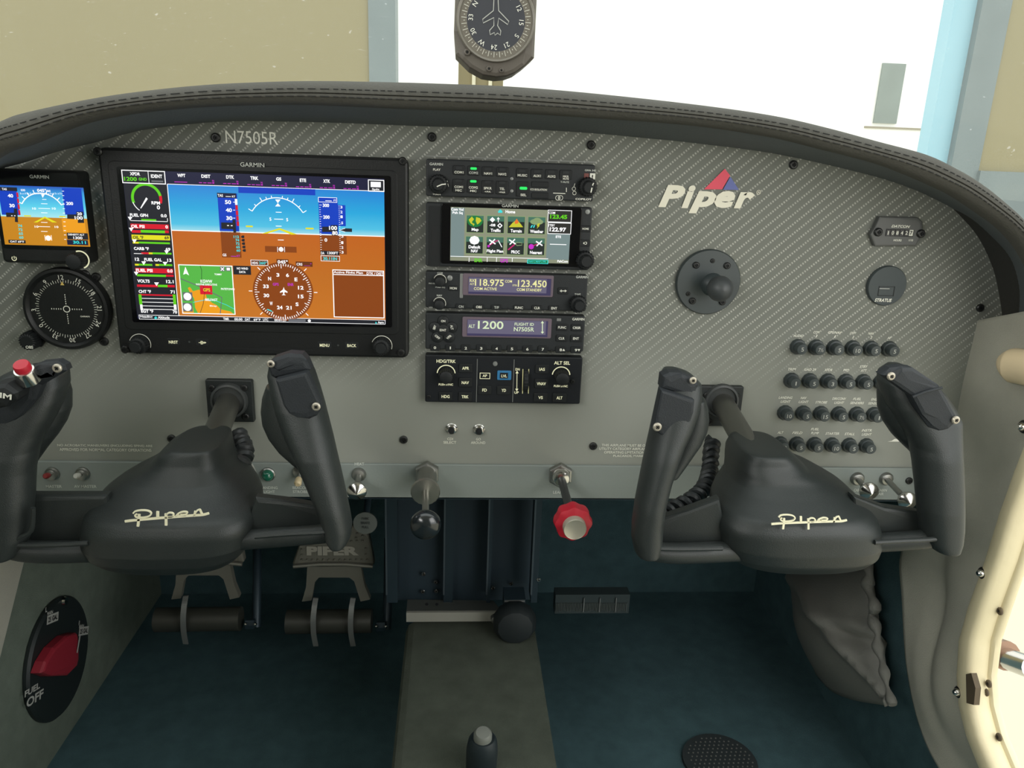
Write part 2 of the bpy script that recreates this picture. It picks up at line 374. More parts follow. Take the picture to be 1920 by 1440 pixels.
# windshield: thin scratched acrylic from the cowl up to the roof
def glass_mat():
    m = bpy.data.materials.new('scratched_acrylic'); m.use_nodes = True; nt = m.node_tree; N = nt.nodes.new; L = nt.links.new
    nt.nodes.remove(nt.nodes['Principled BSDF']); out = nt.nodes['Material Output']
    tr = N('ShaderNodeBsdfTransparent'); tr.inputs[0].default_value = (.95, .98, .97, 1)
    df = N('ShaderNodeBsdfTranslucent'); df.inputs[0].default_value = (1, 1, 1, 1)
    gl = N('ShaderNodeBsdfGlossy'); gl.inputs['Roughness'].default_value = .05
    tc = N('ShaderNodeTexCoord')
    acc = None
    for ang, sc in ((35, 9), (-50, 12), (80, 7)):
        mp = N('ShaderNodeMapping'); mp.inputs['Rotation'].default_value = (0, 0, RD(ang)); mp.inputs['Scale'].default_value = (sc, sc*34, sc*30)
        L(tc.outputs['Object'], mp.inputs[0]); no = N('ShaderNodeTexNoise'); no.inputs['Scale'].default_value = 2.2; no.inputs['Detail'].default_value = 2; L(mp.outputs[0], no.inputs[0])
        r = N('ShaderNodeMapRange'); r.inputs[1].default_value = .70; r.inputs[2].default_value = .80; r.inputs[4].default_value = .22; L(no.outputs[0], r.inputs[0])
        if acc is None: acc = r.outputs[0]
        else:
            a = N('ShaderNodeMath'); a.operation = 'MAXIMUM'; L(acc, a.inputs[0]); L(r.outputs[0], a.inputs[1]); acc = a.outputs[0]
    dust = N('ShaderNodeTexNoise'); dust.inputs['Scale'].default_value = 90; L(tc.outputs['Object'], dust.inputs[0])
    dr = N('ShaderNodeMapRange'); dr.inputs[1].default_value = .73; dr.inputs[2].default_value = .76; dr.inputs[4].default_value = .2; L(dust.outputs[0], dr.inputs[0])
    a = N('ShaderNodeMath'); a.operation = 'MAXIMUM'; L(acc, a.inputs[0]); L(dr.outputs[0], a.inputs[1])
    ad = N('ShaderNodeMath'); ad.operation = 'ADD'; ad.inputs[1].default_value = .05; L(a.outputs[0], ad.inputs[0])
    m1 = N('ShaderNodeMixShader'); L(ad.outputs[0], m1.inputs[0]); L(tr.outputs[0], m1.inputs[1]); L(df.outputs[0], m1.inputs[2])
    m2 = N('ShaderNodeMixShader'); m2.inputs[0].default_value = .03; L(m1.outputs[0], m2.inputs[1]); L(gl.outputs[0], m2.inputs[2]); L(m2.outputs[0], out.inputs[0])
    return m
b = MB(); vs = []; nx, nz = 24, 10
for j in range(nz+1):
    t = j/nz
    for i in range(nx+1):
        s_ = i/nx*2-1
        vs.append((.35+s_*(.82-.05*t), .45-.26*abs(s_)**2.2-.93*t**1.6, -.01+.52*t-.03*s_*s_))
m = nx+1
b.add(vs, [(j*m+i, j*m+i+1, j*m+m+i+1, j*m+m+i) for j in range(nz) for i in range(nx)], smooth=True)
struct('window_1', b, glass_mat())
# ---------------------------------------------------------------- door opening frame (cream painted, chipped)
DF = mat('cream_door_paint', (.84, .73, .48), .45, bump=.3, bscale=120, vary=.22)
DFD = mat('chipped_primer', (.12, .09, .055), .8, vary=.4, bscale=600)
LFR = [(780, 1960, 2030), (884, 1919, 1985), (962, 1891, 1952), (1051, 1863, 1926), (1140, 1830, 1895), (1201, 1813, 1875), (1268, 1809, 1866), (1323, 1813, 1871), (1379, 1827, 1886), (1440, 1852, 1912), (1510, 1888, 1955)]
t = thing('door_frame', 'cream painted door opening frame with chipped edge beside grey vinyl wall', 'door frame', at(1815, 1300, .88, 0))
def fr(l0, l1, x, hd, m, name, ex=3):
    rows = [(v, L+(R-L)*l0, L+(R-L)*l1, x, hd, ex) for v, L, R in LFR]
    q = MB()
    # resample
    P = []
    for i in range(len(rows)-1):
        for k in range(4): P.append(tuple(rows[i][j]+(rows[i+1][j]-rows[i][j])*k/4 for j in range(6)))
    P.append(rows[-1]); q.slices(P, 0, 16); return q.build(name, m, t)
fr(0, .52, .872, .014, DF, 'inner_lip'); fr(.44, .98, .885, .006, DF, 'outer_flange'); 
rows = [(v, L+(R-L)*.60, L+(R-L)*.66, .878, .003, 2) for v, L, R in LFR[1:]]
q = MB(); q.slices(rows, 0, 8); q.build('door_seal', mat('tan_seal', (.3, .27, .2), .8), t)
q = MB(); a = [at(u, v, .857, 0) for u, v in [(1811, 1264), (1821, 1262), (1829, 1290), (1826, 1322), (1812, 1318)]]
q.prism(a, (.006, 0, 0)); q.build('paint_chip', DFD, t)
for (u, v) in [(1876, 1146), (1855, 1282), (1850, 1298), (1874, 1382)]:
    screw(t, 0, 0, 0, .004, DFD, 'rivet', V((-1, 0, 0)), at(u, v, .878, 0))
# ---------------------------------------------------------------- upholstery snaps
SNAP = mat('snap_fastener', (.05, .05, .045), .3, .8)
for (u, v, w) in [(1841, 1075, 'between the right yoke horn and the cream frame'), (1796, 1298, 'low on the grey side wall by the paint chip'), (1918, 800, 'on the grey side wall below the cream handle')]:
    o = thing('snap_fastener', 'small dark round snap fastener '+w, 'fastener', at(u, v, .862, 0), 'snap fasteners on the vinyl wall')
    q = MB(); q.lathe(at(u, v, .859, 0)+V((.01, 0, 0)), (-1, 0, 0), [(0, .0066), (.01, .0064), (.0115, .005)], 20); q.build('washer', SNAP, o)
    q = MB(); q.lathe(at(u, v, .858, 0), (-1, 0, 0), [(0, .004), (.003, .0038), (.005, .002)], 16); q.build('stud', CHR, o)
# cream rounded handle at the right frame edge
o = thing('grab_handle', 'cream rounded handle end poking in at the right picture edge', 'handle', at(1925, 690, .82, 0))
q = MB()
P = [at(u, v, Y) for u, v, Y in [(1872, 688, -.055), (1885, 686, -.06), (1905, 686, -.07), (1935, 692, -.09), (1975, 705, -.12), (2010, 720, -.15)]]
q.tube(spl(P, 5), [.0025+.0145*min(1, (i/9))**.55 for i in range(26)], 18); q.build('handle_grip', mat('cream_plastic', (.92, .74, .47), .4), o)
# ---------------------------------------------------------------- outside
GRD = mat('pale_concrete', (.62, .58, .45), .9, bump=.3, bscale=6, vary=.15)
b = MB(); b.box((-40, -30, -1.45), (60, 60, -1.40)); tag(b.build('ground', GRD, None), kind='structure')
HW = mat('tan_hangar_metal', (.26, .225, .115), .6, bump=.3, bscale=14, vary=.05)
HWG = mat('blue_grey_jamb', (.17,.21,.215), .6, vary=.15, bscale=60)
Yh = 5.5
e = at(692, 100, Yh).x; e2 = at(742, 100, Yh).x
t = thing('hangar_wall', 'tan hangar wall with a blue-grey jamb left of the bright opening', 'wall', (e2, Yh, -1.4))
b = MB(); b.box((-9, Yh, -1.4), (e, Yh+.25, 5)); b.build('wall_sheet', HW, t)
b = MB(); b.box((e, Yh-.02, -1.4), (e2, Yh+.27, 5)); b.build('jamb', HWG, t)
e0 = at(1798, 150, Yh).x; e1 = at(1812, 150, Yh).x; e2 = at(1866, 150, Yh).x
t = thing('hangar_wall', 'tan hangar wall with pale blue strip at the upper right corner', 'wall', (e1, Yh, -1.4))
b = MB(); b.box((e2, Yh, -1.4), (12, Yh+.25, 5)); b.build('wall_sheet', HW, t)
b = MB(); b.box((e1, Yh-.02, -1.4), (e2, Yh+.27, 5)); b.build('jamb', HWG, t)
b = MB(); b.box((e0-.12, Yh+.05, -1.4), (e1, Yh+.2, 5)); b.build('edge_strip', mat('pale_blue_strip', (.3,.52,.62), .5, vary=.1, bscale=10), t)  # pale blue upright strip next to the jamb
z = at(1890, 322, Yh).z; b = MB(); b.box((e2, Yh-.05, -1.4), (12, Yh, z)); b.build('baseboard', HWG, t)
Yb = 26
WH = mat('white_siding', (.9, .9, .88), .6, vary=.02)
t = thing('white_building', 'bright white building with one grey door seen through the windshield', 'building', at(1700, 240, Yb))
a = at(600, 0, Yb); c = at(2100, 0, Yb)
b = MB(); b.box((a.x, Yb, -1.4), (c.x, Yb+6, 7)); b.build('siding', WH, t)
b = MB(); p = at(1653, 118, Yb-.05); q_ = at(1677, 232, Yb-.05); hw = (at(1689, 170, Yb).x-at(1646, 170, Yb).x)/2; cx = at(1667, 172, Yb).x
b.box((cx-hw, Yb-.08, q_.z), (cx+hw, Yb, p.z)); b.build('door_leaf', mat('grey_green_door', (.22, .26, .24), .6, vary=.2, bscale=30), t)
b = MB(); p = at(1620, 240, Yb); q_ = at(1740, 243, Yb); b.box((p.x, Yb-.05, q_.z-.03), (q_.x, Yb, q_.z+.03)); b.build('ledge', mat('tan_ledge', (.3, .27, .2), .6), t)
# brace strut seen through the door opening
o = thing('brace_strut', 'polished strut outside the door opening at the right edge', 'strut', at(1890, 1235, 1.15, 0))
q = MB(); q.tube([at(1845, 1220, 1.15, 0), at(1880, 1232, 1.15, 0), at(1935, 1252, 1.15, 0)], .016, 14); q.build('rod', CHR, o)
q = MB(); q.tube([at(1872, 1224, 1.15, 0), at(1888, 1230, 1.15, 0)], .022, 14); q.build('clamp', mat('copper_clamp', (.35, .22, .15), .4, .8), o)
# ================================================================ instrument panel
PE = [(-60, 345), (0, 318), (46, 305), (110, 284), (183, 266), (233, 252), (292, 240), (417, 228), (542, 228), (680, 232), (800, 237), (957, 241), (1100, 249), (1200, 258), (1300, 268), (1452, 288), (1610, 323), (1700, 350), (1770, 382), (1820, 413), (1860, 455), (1883, 491), (1893, 531), (1896, 576), (1893, 619), (1885, 680)]
ZB = -.347; ZS = at(900, 869, 0).z
t = IP = thing('instrument_panel', 'grey carbon-weave instrument panel spanning the cockpit under the glareshield', 'instrument panel', (.36, 0, ZB))
top = spl([at(u, v, 0) for u, v in PE], 4)
b = MB(); loop = [V((XL, 0, ZB)), V((XL, 0, -.06))]+[p for p in top if p.x > XL+.01]+[at(1880, 700, 0), V((.868, 0, ZB))]
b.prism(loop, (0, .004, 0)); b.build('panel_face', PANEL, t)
b = MB(); b.box((XL, -.004, ZB), (at(1795, 900, 0).x, 0, ZS)); b.build('switch_strip', STRIP, t, bevel=.001)
b = MB(); b.box((XL, -.004, ZB), (.86, .05, ZB+.002)); b.build('bottom_flange', DARKM, t)
for (u, v) in [(405, 258), (810, 257), (1108, 272), (1487, 309), (1837, 577), (757, 824), (1112, 836), (322, 822), (160, 514), (181, 519), (196, 640)]:
    screw(t, u, v, 0, .0042, SCREW)
screw(t, 1704, 901, -.004, .004, SCREW)
b = MB()
b.tx('N7505R', 472, 258, 24, 98, -.0006, 0, m=0)
b.build('registration_lettering', PRT, t)
PT = mat('soft_print', (.8, .8, .7), .5)
b = MB()
for s_, u, v, w in [('NO ACROBATIC MANEUVERS (INCLUDING SPINS) ARE', 197, 836, 178), ('APPROVED FOR NORMAL CATEGORY OPERATIONS', 198, 843.5, 172)]: b.tx(s_, u, v, 5.4, w, -.0006, .01)
b.build('placard_lettering', PT, t); b = MB()
for s_, u, v, w in [('THIS AIRPLANE MUST BE OPERATED AS A NORMAL OR', 1212, 835.5, 167), ('UTILITY CATEGORY AIRPLANE IN COMPLIANCE WITH THE', 1212, 842, 176), ('OPERATING LIMITATIONS STATED IN THE FORM OF', 1212, 848.7, 158), ('PLACARDS, MARKINGS AND MANUALS', 1212, 855.5, 124)]: b.tx(s_, u, v, 4.6, w, -.0006, .01)
b.build('placard_lettering', PT, t); b = MB()
b.tx('CDI', 844, 823, 4.6, 11, -.0006); b.tx('SELECT', 843.5, 829.5, 5, 24, -.0006)
b.build('placard_lettering', PT, t); b = MB()
b.tx('GO', 897, 823.5, 4.6, 9, -.0006); b.tx('AROUND', 896.5, 830, 5, 27, -.0006)
b.build('placard_lettering', PT, t)
for s_, u, v, w in [('MASTER', 101, 912, 30), ('AV MASTER', 160, 912, 42), ('LANDING', 505, 914.5, 31), ('LIGHT', 505, 922, 21), ('BEACON', 563, 914.5, 29), ('STROBE', 563, 922, 28), ('HEAT', 674, 870, 18), ('LEAN', 1046, 923, 18), ('CABIN', 1654, 919, 18), ('AIR', 1652, 926, 10), ('CAB', 1606, 919, 10)]: b = MB(); b.tx(s_, u, v, 5.2, w, -.0046); b.build('switch_lettering', mat('faded_print', (.62, .65, .6), .5), t)
b = MB()
ROWS = [([(1495, 649.6), (1529, 650.5), (1563.5, 651), (1597.5, 652), (1631.5, 652.7), (1665.5, 653.5)], ['AUDIO', 'COM|1', 'GPS/NAV|1', 'COM|2', 'NAV|2', 'AP'], ['5', '7½', '5', '10', '5', '5']),
        ([(1483, 712.5), (1517, 713), (1551, 713.6), (1584.5, 714.2), (1617.5, 714.8), (1650.5, 715.5)], ['TRIM', 'GAD 29', 'XPDR', 'PFD', 'STBY|ATT', 'ADAHRS'], ['1', '5', '3', '5', '5', '5']),
        ([(1471, 773), (1504.8, 773.6), (1538, 774.3), (1571.5, 775), (1605, 775.6), (1637, 776.3)], ['LANDING|LIGHT', 'NAV|LIGHT', 'STROBE', 'DIR/CONV|LIGHT', 'FUEL|SENDERS', 'ENG|SENSOR'], ['10', '5', '15', '5', '7½', '1']),
        ([(1461.5, 831), (1493, 831.5), (1526, 832.2), (1558.5, 833), (1591, 833.7), (1623, 834.5)], ['ALT', 'FIELD', 'FUEL|PUMP', 'STARTER', 'STALL', 'INSTR|LIGHT'], ['60', '5', '5', '10', '5', '5'])]
for ri, (pp, nm, rt) in enumerate(ROWS):
    for (u, v), s_ in zip(pp, nm):
        L_ = s_.split('|'); b = MB()
        for k, w_ in enumerate(L_):
            vv = v-20-(len(L_)-1-k)*7.5
            b.tx(w_, u+2, vv, 4.6, min(26, 4.6*.82*len(w_)), -.0006, .02, shear=.25)
        b.build('breaker_lettering', PRT, t)
# emblem of the maker with its red and blue delta
b = MB()
b.tx('P', 1260, 368, 42, 48, -.0012, .045, .27, 0); b.tx('i', 1291, 369, 43, 23, -.0012, .05, .27, 0)
b.tx('p', 1317.5, 379.5, 42, 49, -.0012, .05, .27, 0); b.tx('e', 1359, 374, 32.5, 38, -.0012, .05, .27, 0); b.tx('r', 1396, 375.5, 31, 37, -.0012, .05, .27, 0)
b.arc(1422.5, 360.5, 3.6, 0, 360, .9, -.0012, 0); b.tx('R', 1422.5, 360.5, 3.6, 3.2, -.0012, m=0)
em_ = b.build('emblem', mat('cream_print', (.86, .83, .68), .5), t)
b = MB(); b.poly([(1320, 355), (1359, 316.5), (1369, 329), (1354, 355)], -.0012); b.build('red_triangle', mat('red_print', (.8, .07, .12), .5), em_, label='red wing of the emblem')
b = MB(); b.poly([(1355.5, 356), (1369.5, 331), (1385.5, 356)], -.0012); b.build('blue_triangle', mat('blue_print', (.12, .15, .42), .5), em_, label='blue wing of the emblem')
b = MB(); b.poly([(1664, 828), (1672, 826.5), (1677, 823), (1684, 822.5), (1690, 823), (1710, 828)], -.0006); b.build('silhouette_mark', PRT, t)
# ---------------------------------------------------------------- glareshield
GT = [(-80, 262), (0, 222), (45, 207), (150, 185.5), (250, 170), (375, 157), (500, 151), (600, 149.5), (740, 152), (850, 155.5), (957, 160), (1100, 171.5), (1300, 193), (1450, 214), (1550, 236), (1650, 263), (1746, 289), (1808, 319), (1847, 343), (1883, 371), (1920, 405), (1962, 455), (1990, 515), (2003, 570), (2010, 640), (2005, 720)]
GB = [(-80, 338), (0, 287), (50, 270), (150, 231), (250, 211), (375, 199), (500, 195), (600, 195.5), (740, 202), (850, 206), (957, 210), (1100, 219), (1300, 234), (1450, 256), (1550, 280), (1640, 303), (1700, 324), (1765, 352), (1800, 370), (1845, 400), (1885, 430), (1920, 470), (1945, 520), (1955, 570), (1958, 640), (1950, 720)]
YG = -.095
A = spl([at(u, v, YG) for u, v in GT], 5); Bq = spl([at(u, v, YG) for u, v in GB], 5); Cq = spl([at(u, v, -.001) for u, v in PE], 5)
t = thing('glareshield', 'padded dark grey glareshield arching over the instrument panel', 'glareshield', (.36, YG, .03))
GL = mat('glareshield_vinyl', (.085, .083, .072), .75, bump=.6, bscale=500, vary=.1, spec=.25)
GU = mat('glareshield_underside', (.13, .145, .15), .85, bump=.6, bscale=500, spec=.2)
GTOP = mat('glareshield_top_felt', (.05, .05, .045), .95, bump=.6, bscale=400, spec=.1)
n = len(A); b = MB(); rings = []
for i in range(n):
    a = A[i]; c = Bq[i]; h = a-c; mid = (a+c)/2
    r = [c+V((0, .012, 0))-h*.02, c+V((0, .002, 0)), c+h*.1+V((0, -.005, 0)), c+h*.3+V((0, -.0085, 0)), c+h*.40+V((0, -.0085, 0)), c+h*.43+V((0, -.0065, 0)), c+h*.46+V((0, -.0085, 0)), c+h*.62+V((0, -.0075, 0)), c+h*.82+V((0, -.003, 0)), c+h*.95+V((0, .004, 0)), c+h+V((0, .013, 0)), c+h*1.0+V((0, .03, -.001))]
    rings.append(r)
m = len(rings[0])
b.add([p for r in rings for p in r], [(i*m+k, i*m+k+1, i*m+m+k+1, i*m+m+k) for i in range(n-1) for k in range(m-1)], smooth=True)
b.build('padded_lip', GL, t)
b = MB(); vs = []
for i in range(n): vs += [Bq[i]+V((0, .011, 0))-(A[i]-Bq[i])*.02, Bq[i].lerp(Cq[i], .5)+V((0, 0, 0)), Cq[i]+V((0, 0, 0))]
b.add(vs, [(i*3+k, i*3+k+1, i*3+4+k, i*3+3+k) for i in range(n-1) for k in range(2)], smooth=True); b.build('underside', GU, t)
b = MB(); vs = []
for i in range(n):
    p = A[i]; vs += [p+V((0, .03, -.001)), p+V((0, .15, -.008)), V((.35+(p.x-.35)*.97, max(.12, .44-.28*abs((p.x-.35)/.55)**2.2), p.z-.035))]
b.add(vs, [(i*3+k, i*3+k+1, i*3+4+k, i*3+3+k) for i in range(n-1) for k in range(2)], smooth=True); b.build('top_cover', GTOP, t)
for fr_, nm in ((.30, 'stitching'), (.60, 'stitching')):
    b = MB(); L_ = 0
    for i in range(0, n-1):
        p = Bq[i]+(A[i]-Bq[i])*fr_+V((0, -.0093, 0)); q = Bq[i+1]+(A[i+1]-Bq[i+1])*fr_+V((0, -.0093, 0))
        k = max(1, int((q-p).length/.0055))
        for j in range(k):
            a = p.lerp(q, (j+.15)/k); c = p.lerp(q, (j+.8)/k); b.tube([a, c], .0005, 5)
    b.build(nm, mat('dark_thread', (.02, .02, .018), .8), t)
# cabin side skirts outside the panel ends
b = MB(); b.box((XL-.04, -.1, -.08), (XL-.0, .5, -.03)); struct('trim_4', b, GU)
# ================================================================ big flight display
WHT = em('ffffff', 1.15); MAG = em('c82fc8'); CYN = em('3fe0e0'); GRN = em('62d21a'); REDE = em('d8142c'); YEL = em('e6e020'); DKE = em('22242c', .9); NAV = em('1b1c3c', .9)
BLU = em('0a3fc0'); BRN = em('8a4310'); BRD = em('6a3410'); GRY = em('777a80', .8); ORG_ = em('f0a01c'); MGR = em('58b848')
SM = [WHT, MAG, CYN, GRN, REDE, YEL, DKE, NAV, BLU, BRN, BRD, GRY, ORG_, MGR]
iW, iM, iC, iG, iR, iY, iD, iN, iB, iBr, iBd, iGy, iO, iMg = range(14)
def body(t, name, u0, v0, u1, v1, Y, d=None, r=.004, bev=.002, m=None):
    a = at(u0, v0, Y); c = at(u1, v1, Y); b = MB()
    b.prism(rrect(a, c, Y, r), (0, -Y if d is None else d, 0), bev=bev); return b.build(name, m or BEZ, t)
def knob(t, u, v, Y, r, h, name='knob', m=None, r2=None, h2=0, knurl=.05, ring=False):
    c = at(u, v, Y); b = MB()
    pr = [(0, r), (h*.8, r*.96), (h*.95, r*.88), (h, r*.7)]
    if r2: pr += [(h+.0002, r2), (h+h2*.85, r2*.97), (h+h2, r2*.8)]
    b.lathe(c, (0, -1, 0), pr, 40, star=knurl, nst=20); k = b.build(name, m or KEY, t)
    if ring:
        q = MB(); cc = c+V((0, -.0004, 0)); P = [cc+V((cos(RD(a)), 0, sin(RD(a))))*(r*1.16) for a in range(-20, 165, 6)]
        q.ribbon(P, .0003, V((0, -1, 0))); q.build('knob_ring', PRT, k)
    return k
t = thing('flight_display', 'large black flight display with a blue and orange attitude picture', 'display', at(480, 670, 0))
YD = -.014
body(t, 'bezel', 181, 276, 766, 672, YD, r=.006, bev=.0025)
bz = t.children[0] if t.children else None
b = MB(); a = at(201, 301, YD-.0003); c = at(747, 628, YD-.0003); b.prism(rrect(a, c, YD-.0006, .005), (0, .001, 0), bev=.0005); b.build('bezel_step', BEZ, t)
b = MB(); a = at(218, 312, YD-.0012); c = at(735, 614, YD-.0012); b.prism(rrect(a, c, YD-.0012, .002), (0, .001, 0)); SC = b.build('screen', GLS, t)
Y0 = YD-.0016
pa = at(229, 318, Y0); pb = at(723, 607, Y0)
b = MB(); b.rect(244, 327, 722, 602, Y0); b.build('screen_background', NAV, SC)
# sky and ground
lx = at(314, 347, Y0).x; rx = pb.x
zt = at(520, 352, Y0).z; zh = at(523, 437.5, Y0).z; zb = at(520, 596.5, Y0).z
Y1 = Y0-.0002
b = MB(); b.add([(lx, Y1, zh), (rx, Y1, zh), (rx, Y1, zt), (lx, Y1, zt)], [(0, 1, 2, 3)])
b.build('sky_picture', emgrad('sky_display', [(0, '9fdce8'), (.14, '4cc0e4'), (.5, '1aa6dc'), (1, '1280d4')], zh, zt), SC)
b = MB(); b.add([(lx, Y1, zb), (rx, Y1, zb), (rx, Y1, zh), (lx, Y1, zh)], [(0, 1, 2, 3)])
b.build('ground_picture', emgrad('ground_display', [(0, 'c8741e'), (.5, 'bf6c18'), (1, 'c0600c')], zb, zh), SC)
Y2 = Y1-.0002; Y3 = Y2-.0002; Y4 = Y3-.0002
b = MB(); b.add([(lx, Y2, zh-.0004), (rx, Y2, zh-.0004), (rx, Y2, zh+.0004), (lx, Y2, zh+.0004)], [(0, 1, 2, 3)], iW)
b.add([(lx, Y2, zt-.0002), (rx, Y2, zt-.0002), (rx, Y2, zt+.0003), (lx, Y2, zt+.0003)], [(0, 1, 2, 3)], iW)
b.add([(lx-.0003, Y2, zb), (lx+.0003, Y2, zb), (lx+.0003, Y2, zt), (lx-.0003, Y2, zt)], [(0, 1, 2, 3)], iW)
# attitude arc and aircraft mark
b.arc(522, 427, 50, 32, 148, 1.4, Y2, iW, 30)
for a_ in (32, 45, 60, 70, 80, 100, 110, 120, 135, 148):
    L_ = 7 if a_ in (32, 60, 120, 148) else 4
    b.add([at(522, 427, Y2)+V((cos(RD(a_+da)), 0, sin(RD(a_+da))))*(rr*.00054) for rr, da in ((50, -.7), (50+L_, -.6), (50+L_, .6), (50, .7))], [(0, 1, 2, 3)], iW)
b.poly([(516, 374), (526, 374), (521, 381)], Y2, iW); b.poly([(521, 381), (526, 387), (516, 387)], Y2, iW)
for u0, u1, v in ((517, 528, 398), (514, 531, 411), (517, 528, 424), (521, 532, 450)): b.rect(u0, v-.6, u1, v+.6, Y2, m=iW)
b.tx('5', 507, 411, 6, None, Y2, m=iW); b.tx('5', 538.5, 412, 6, None, Y2, m=iW)
b.rect(461, 423, 474, 426, Y2, m=iY); b.rect(573, 427, 588, 430, Y2, m=iY)
b.poly([(524, 427.5), (491, 438), (501, 438), (524, 431)], Y3, iY); b.poly([(524, 427.5), (524, 431), (546, 440), (557, 439.5)], Y3, iY)
b.rect(497, 462, 556, 473, Y2, m=iBr); b.disc(527, 467.5, 4, Y3, iW); b.rect(520, 463, 521, 472.5, Y3, m=iW); b.rect(533, 463, 534, 472.5, Y3, m=iW)
b.rect(447, 352, 591, 364, Y2, m=iB)
b.build('attitude_symbols', SM, SC)
# speed tape
b = MB(); b.rect(409.8, 362.5, 446.5, 433.5, Y2, m=iB); b.rect(415, 434.5, 451.5, 483, Y2, m=iBr); b.rect(407, 362, 443, 371, Y3, m=iN)
b.tx('TAS', 413, 366.5, 5, 10, Y4, m=iW); b.rect(423, 368, 433, 369, Y4, m=iW); b.tx('KT', 438, 368.5, 3.5, 6, Y4, m=iW)
for s_, u, v in (('50', 427.5, 379), ('40', 429, 394), ('30', 430, 409)): b.tx(s_, u, v, 7.5, 11.5, Y4, .03, m=iW)
b.rect(440.5, 373, 445, 384, Y3, m=iW)
for k in range(4): b.rect(441.5+k*.8, 385+k*10, 446+k*.8, 393.5+k*10, Y3, m=iR)
for v in (379, 394, 409): b.rect(437, v-.5, 441, v+.5, Y4, m=iW)
b.poly([(414.5, 417), (436, 417.5), (436, 412), (441.5, 412), (443, 436), (438, 436), (437, 430), (415, 429)], Y4-.0001, iD); b.tx('- -', 431, 423, 1.6, 10, Y4-.0003, m=iW)
for k, s_ in enumerate(('112', '74', '72', '65', '60')):
    b.tx(s_, 444.5+k*.6-(1.5 if k == 0 else 0), 444+k*6.4, 4.8, 10 if k == 0 else 7, Y3, .03, m=iC)
    b.poly([(451.5+k*.7, 444+k*6.4), (454+k*.7, 441.5+k*6.4), (458+k*.7, 441.5+k*6.4), (458+k*.7, 446.5+k*6.4), (454+k*.7, 446.5+k*6.4)], Y3, iD)
b.tx('GS', 421, 478, 5, 7, Y3, m=iW); b.rect(433, 480, 443, 481, Y3, m=iM); b.tx('KT', 447, 480, 3.5, 6, Y3, m=iM)
b.build('speed_tape', SM, SC)
# altitude tape
b = MB(); b.rect(598, 371, 634, 439, Y2, m=iB); b.rect(600, 441, 636.5, 478, Y2, m=iBr); b.rect(634, 384.5, 648, 424, Y2, m=iB); b.rect(636, 443, 650, 477, Y2, m=iBr)
b.rect(596.5, 370, 632, 379.5, Y3, m=iB); b.frame(596.5, 370, 632, 379.5, Y4, .8, iW); b.rect(610, 376, 622, 377, Y4, m=iW); b.tx('FT', 628, 376, 3.5, 5, Y4, m=iW)
for s_, u, v, w in (('300', 611, 385, 12), ('200', 612, 407, 12), ('0', 611, 450, 5)): b.tx(s_, u, v, 6.5, w, Y4, .03, m=iW)
for k in range(20): b.rect(598.5+k*.12, 384+k*4.4, (603.5 if k % 5 == 0 else 601)+k*.12, 384.8+k*4.4, Y3, m=iW)
b.poly([(604, 425), (620, 425), (620, 422), (633, 422), (633, 442), (622, 441), (622, 435), (604, 435)], Y4-.0001, iD)
b.tx('100', 624.5, 427.5, 7.5, 15, Y4-.0003, .03, m=iW); b.tx('80', 628, 437, 7.5, 10, Y4-.0003, .03, m=iW)
b.rect(601, 470.5, 636, 478.5, Y3, m=iD); b.tx('DA', 605, 474.5, 5, 6.5, Y4, m=iW); b.tx('1300FT', 624, 474.5, 5, 20, Y4, m=iW)
b.rect(601.5, 479.5, 637, 490, Y3, m=iBr); b.frame(601.5, 479.5, 637, 490, Y4, .8, iW); b.tx('30.11IN', 619, 485, 6, 26, Y4, .03, m=iC)
for s_, v in (('3', 388.5), ('2', 397.5), ('1', 406.5), ('.5', 418), ('.5', 443), ('1', 455), ('2', 464), ('3', 473)): b.tx(s_, 640+(v-388)*.025, v, 5, 4 if s_[0] != '.' else 5, Y4, m=iW)
for k in range(24): b.rect(634.6+k*.1, 386+k*3.8, 637+k*.1, 386.7+k*3.8, Y3, m=iW)
b.poly([(637, 431.5), (645, 428), (660, 428.5), (660, 435), (645, 434.5)], Y4, iD); b.line([(647, 428), (637, 431.5), (647, 435)], Y4-.0001, 1, iW)
b.build('altitude_tape', SM, SC)
# heading rose
b = MB(); b.disc(531, 547, 52, Y2, iBr, 48)
for k in range(72):
    a_ = k*5+2; big = k % 6 == 0; r0 = 41 if big else 45; c_ = at(531, 547, Y3)
    b.add([c_+V((cos(RD(a_+da)), 0, sin(RD(a_+da))))*(rr*.00054) for rr, da in ((r0, -.8), (49, -.7), (49, .7), (r0, .8))], [(0, 1, 2, 3)], iW)
for a_ in (0, 45, 135, 180, 225, 315): b.add([at(531, 547, Y3)+V((cos(RD(a_+da)), 0, sin(RD(a_+da))))*(rr*.00054) for rr, da in ((53, -.7), (59, -.6), (59, .6), (53, .7))], [(0, 1, 2, 3)], iW)
for s_, u, v in (('3', 521, 515.5), ('6', 539, 516), ('E', 555, 524), ('12', 564, 539.5), ('15', 564, 556), ('S', 557, 570.5), ('21', 541.5, 577), ('24', 524.5, 576.5), ('W', 508.5, 569), ('30', 499.5, 554), ('33', 498.5, 537), ('N', 505.5, 522.5)): b.tx(s_, u, v, 6.8, 10.5 if len(s_) > 1 else 5.6, Y3, .03, m=iW)
b.poly([(532, 538), (533.5, 543), (539, 547), (539, 549), (533.5, 547.5), (533, 551.5), (536, 553.5), (528, 553.5), (531, 551.5), (530.5, 547.5), (525, 549), (525, 547), (530.5, 543)], Y3, iW)
b.tx('GPS', 517, 533, 5.2, 11, Y3, .02, m=iM); b.tx('ENR', 545, 533.5, 5.2, 11, Y3, .02, m=iM)
b.rect(518.5, 486, 541, 496, Y2-.0001, m=iBd); b.tx('045°', 530, 491, 6.5, 19, Y3, .03, m=iW)
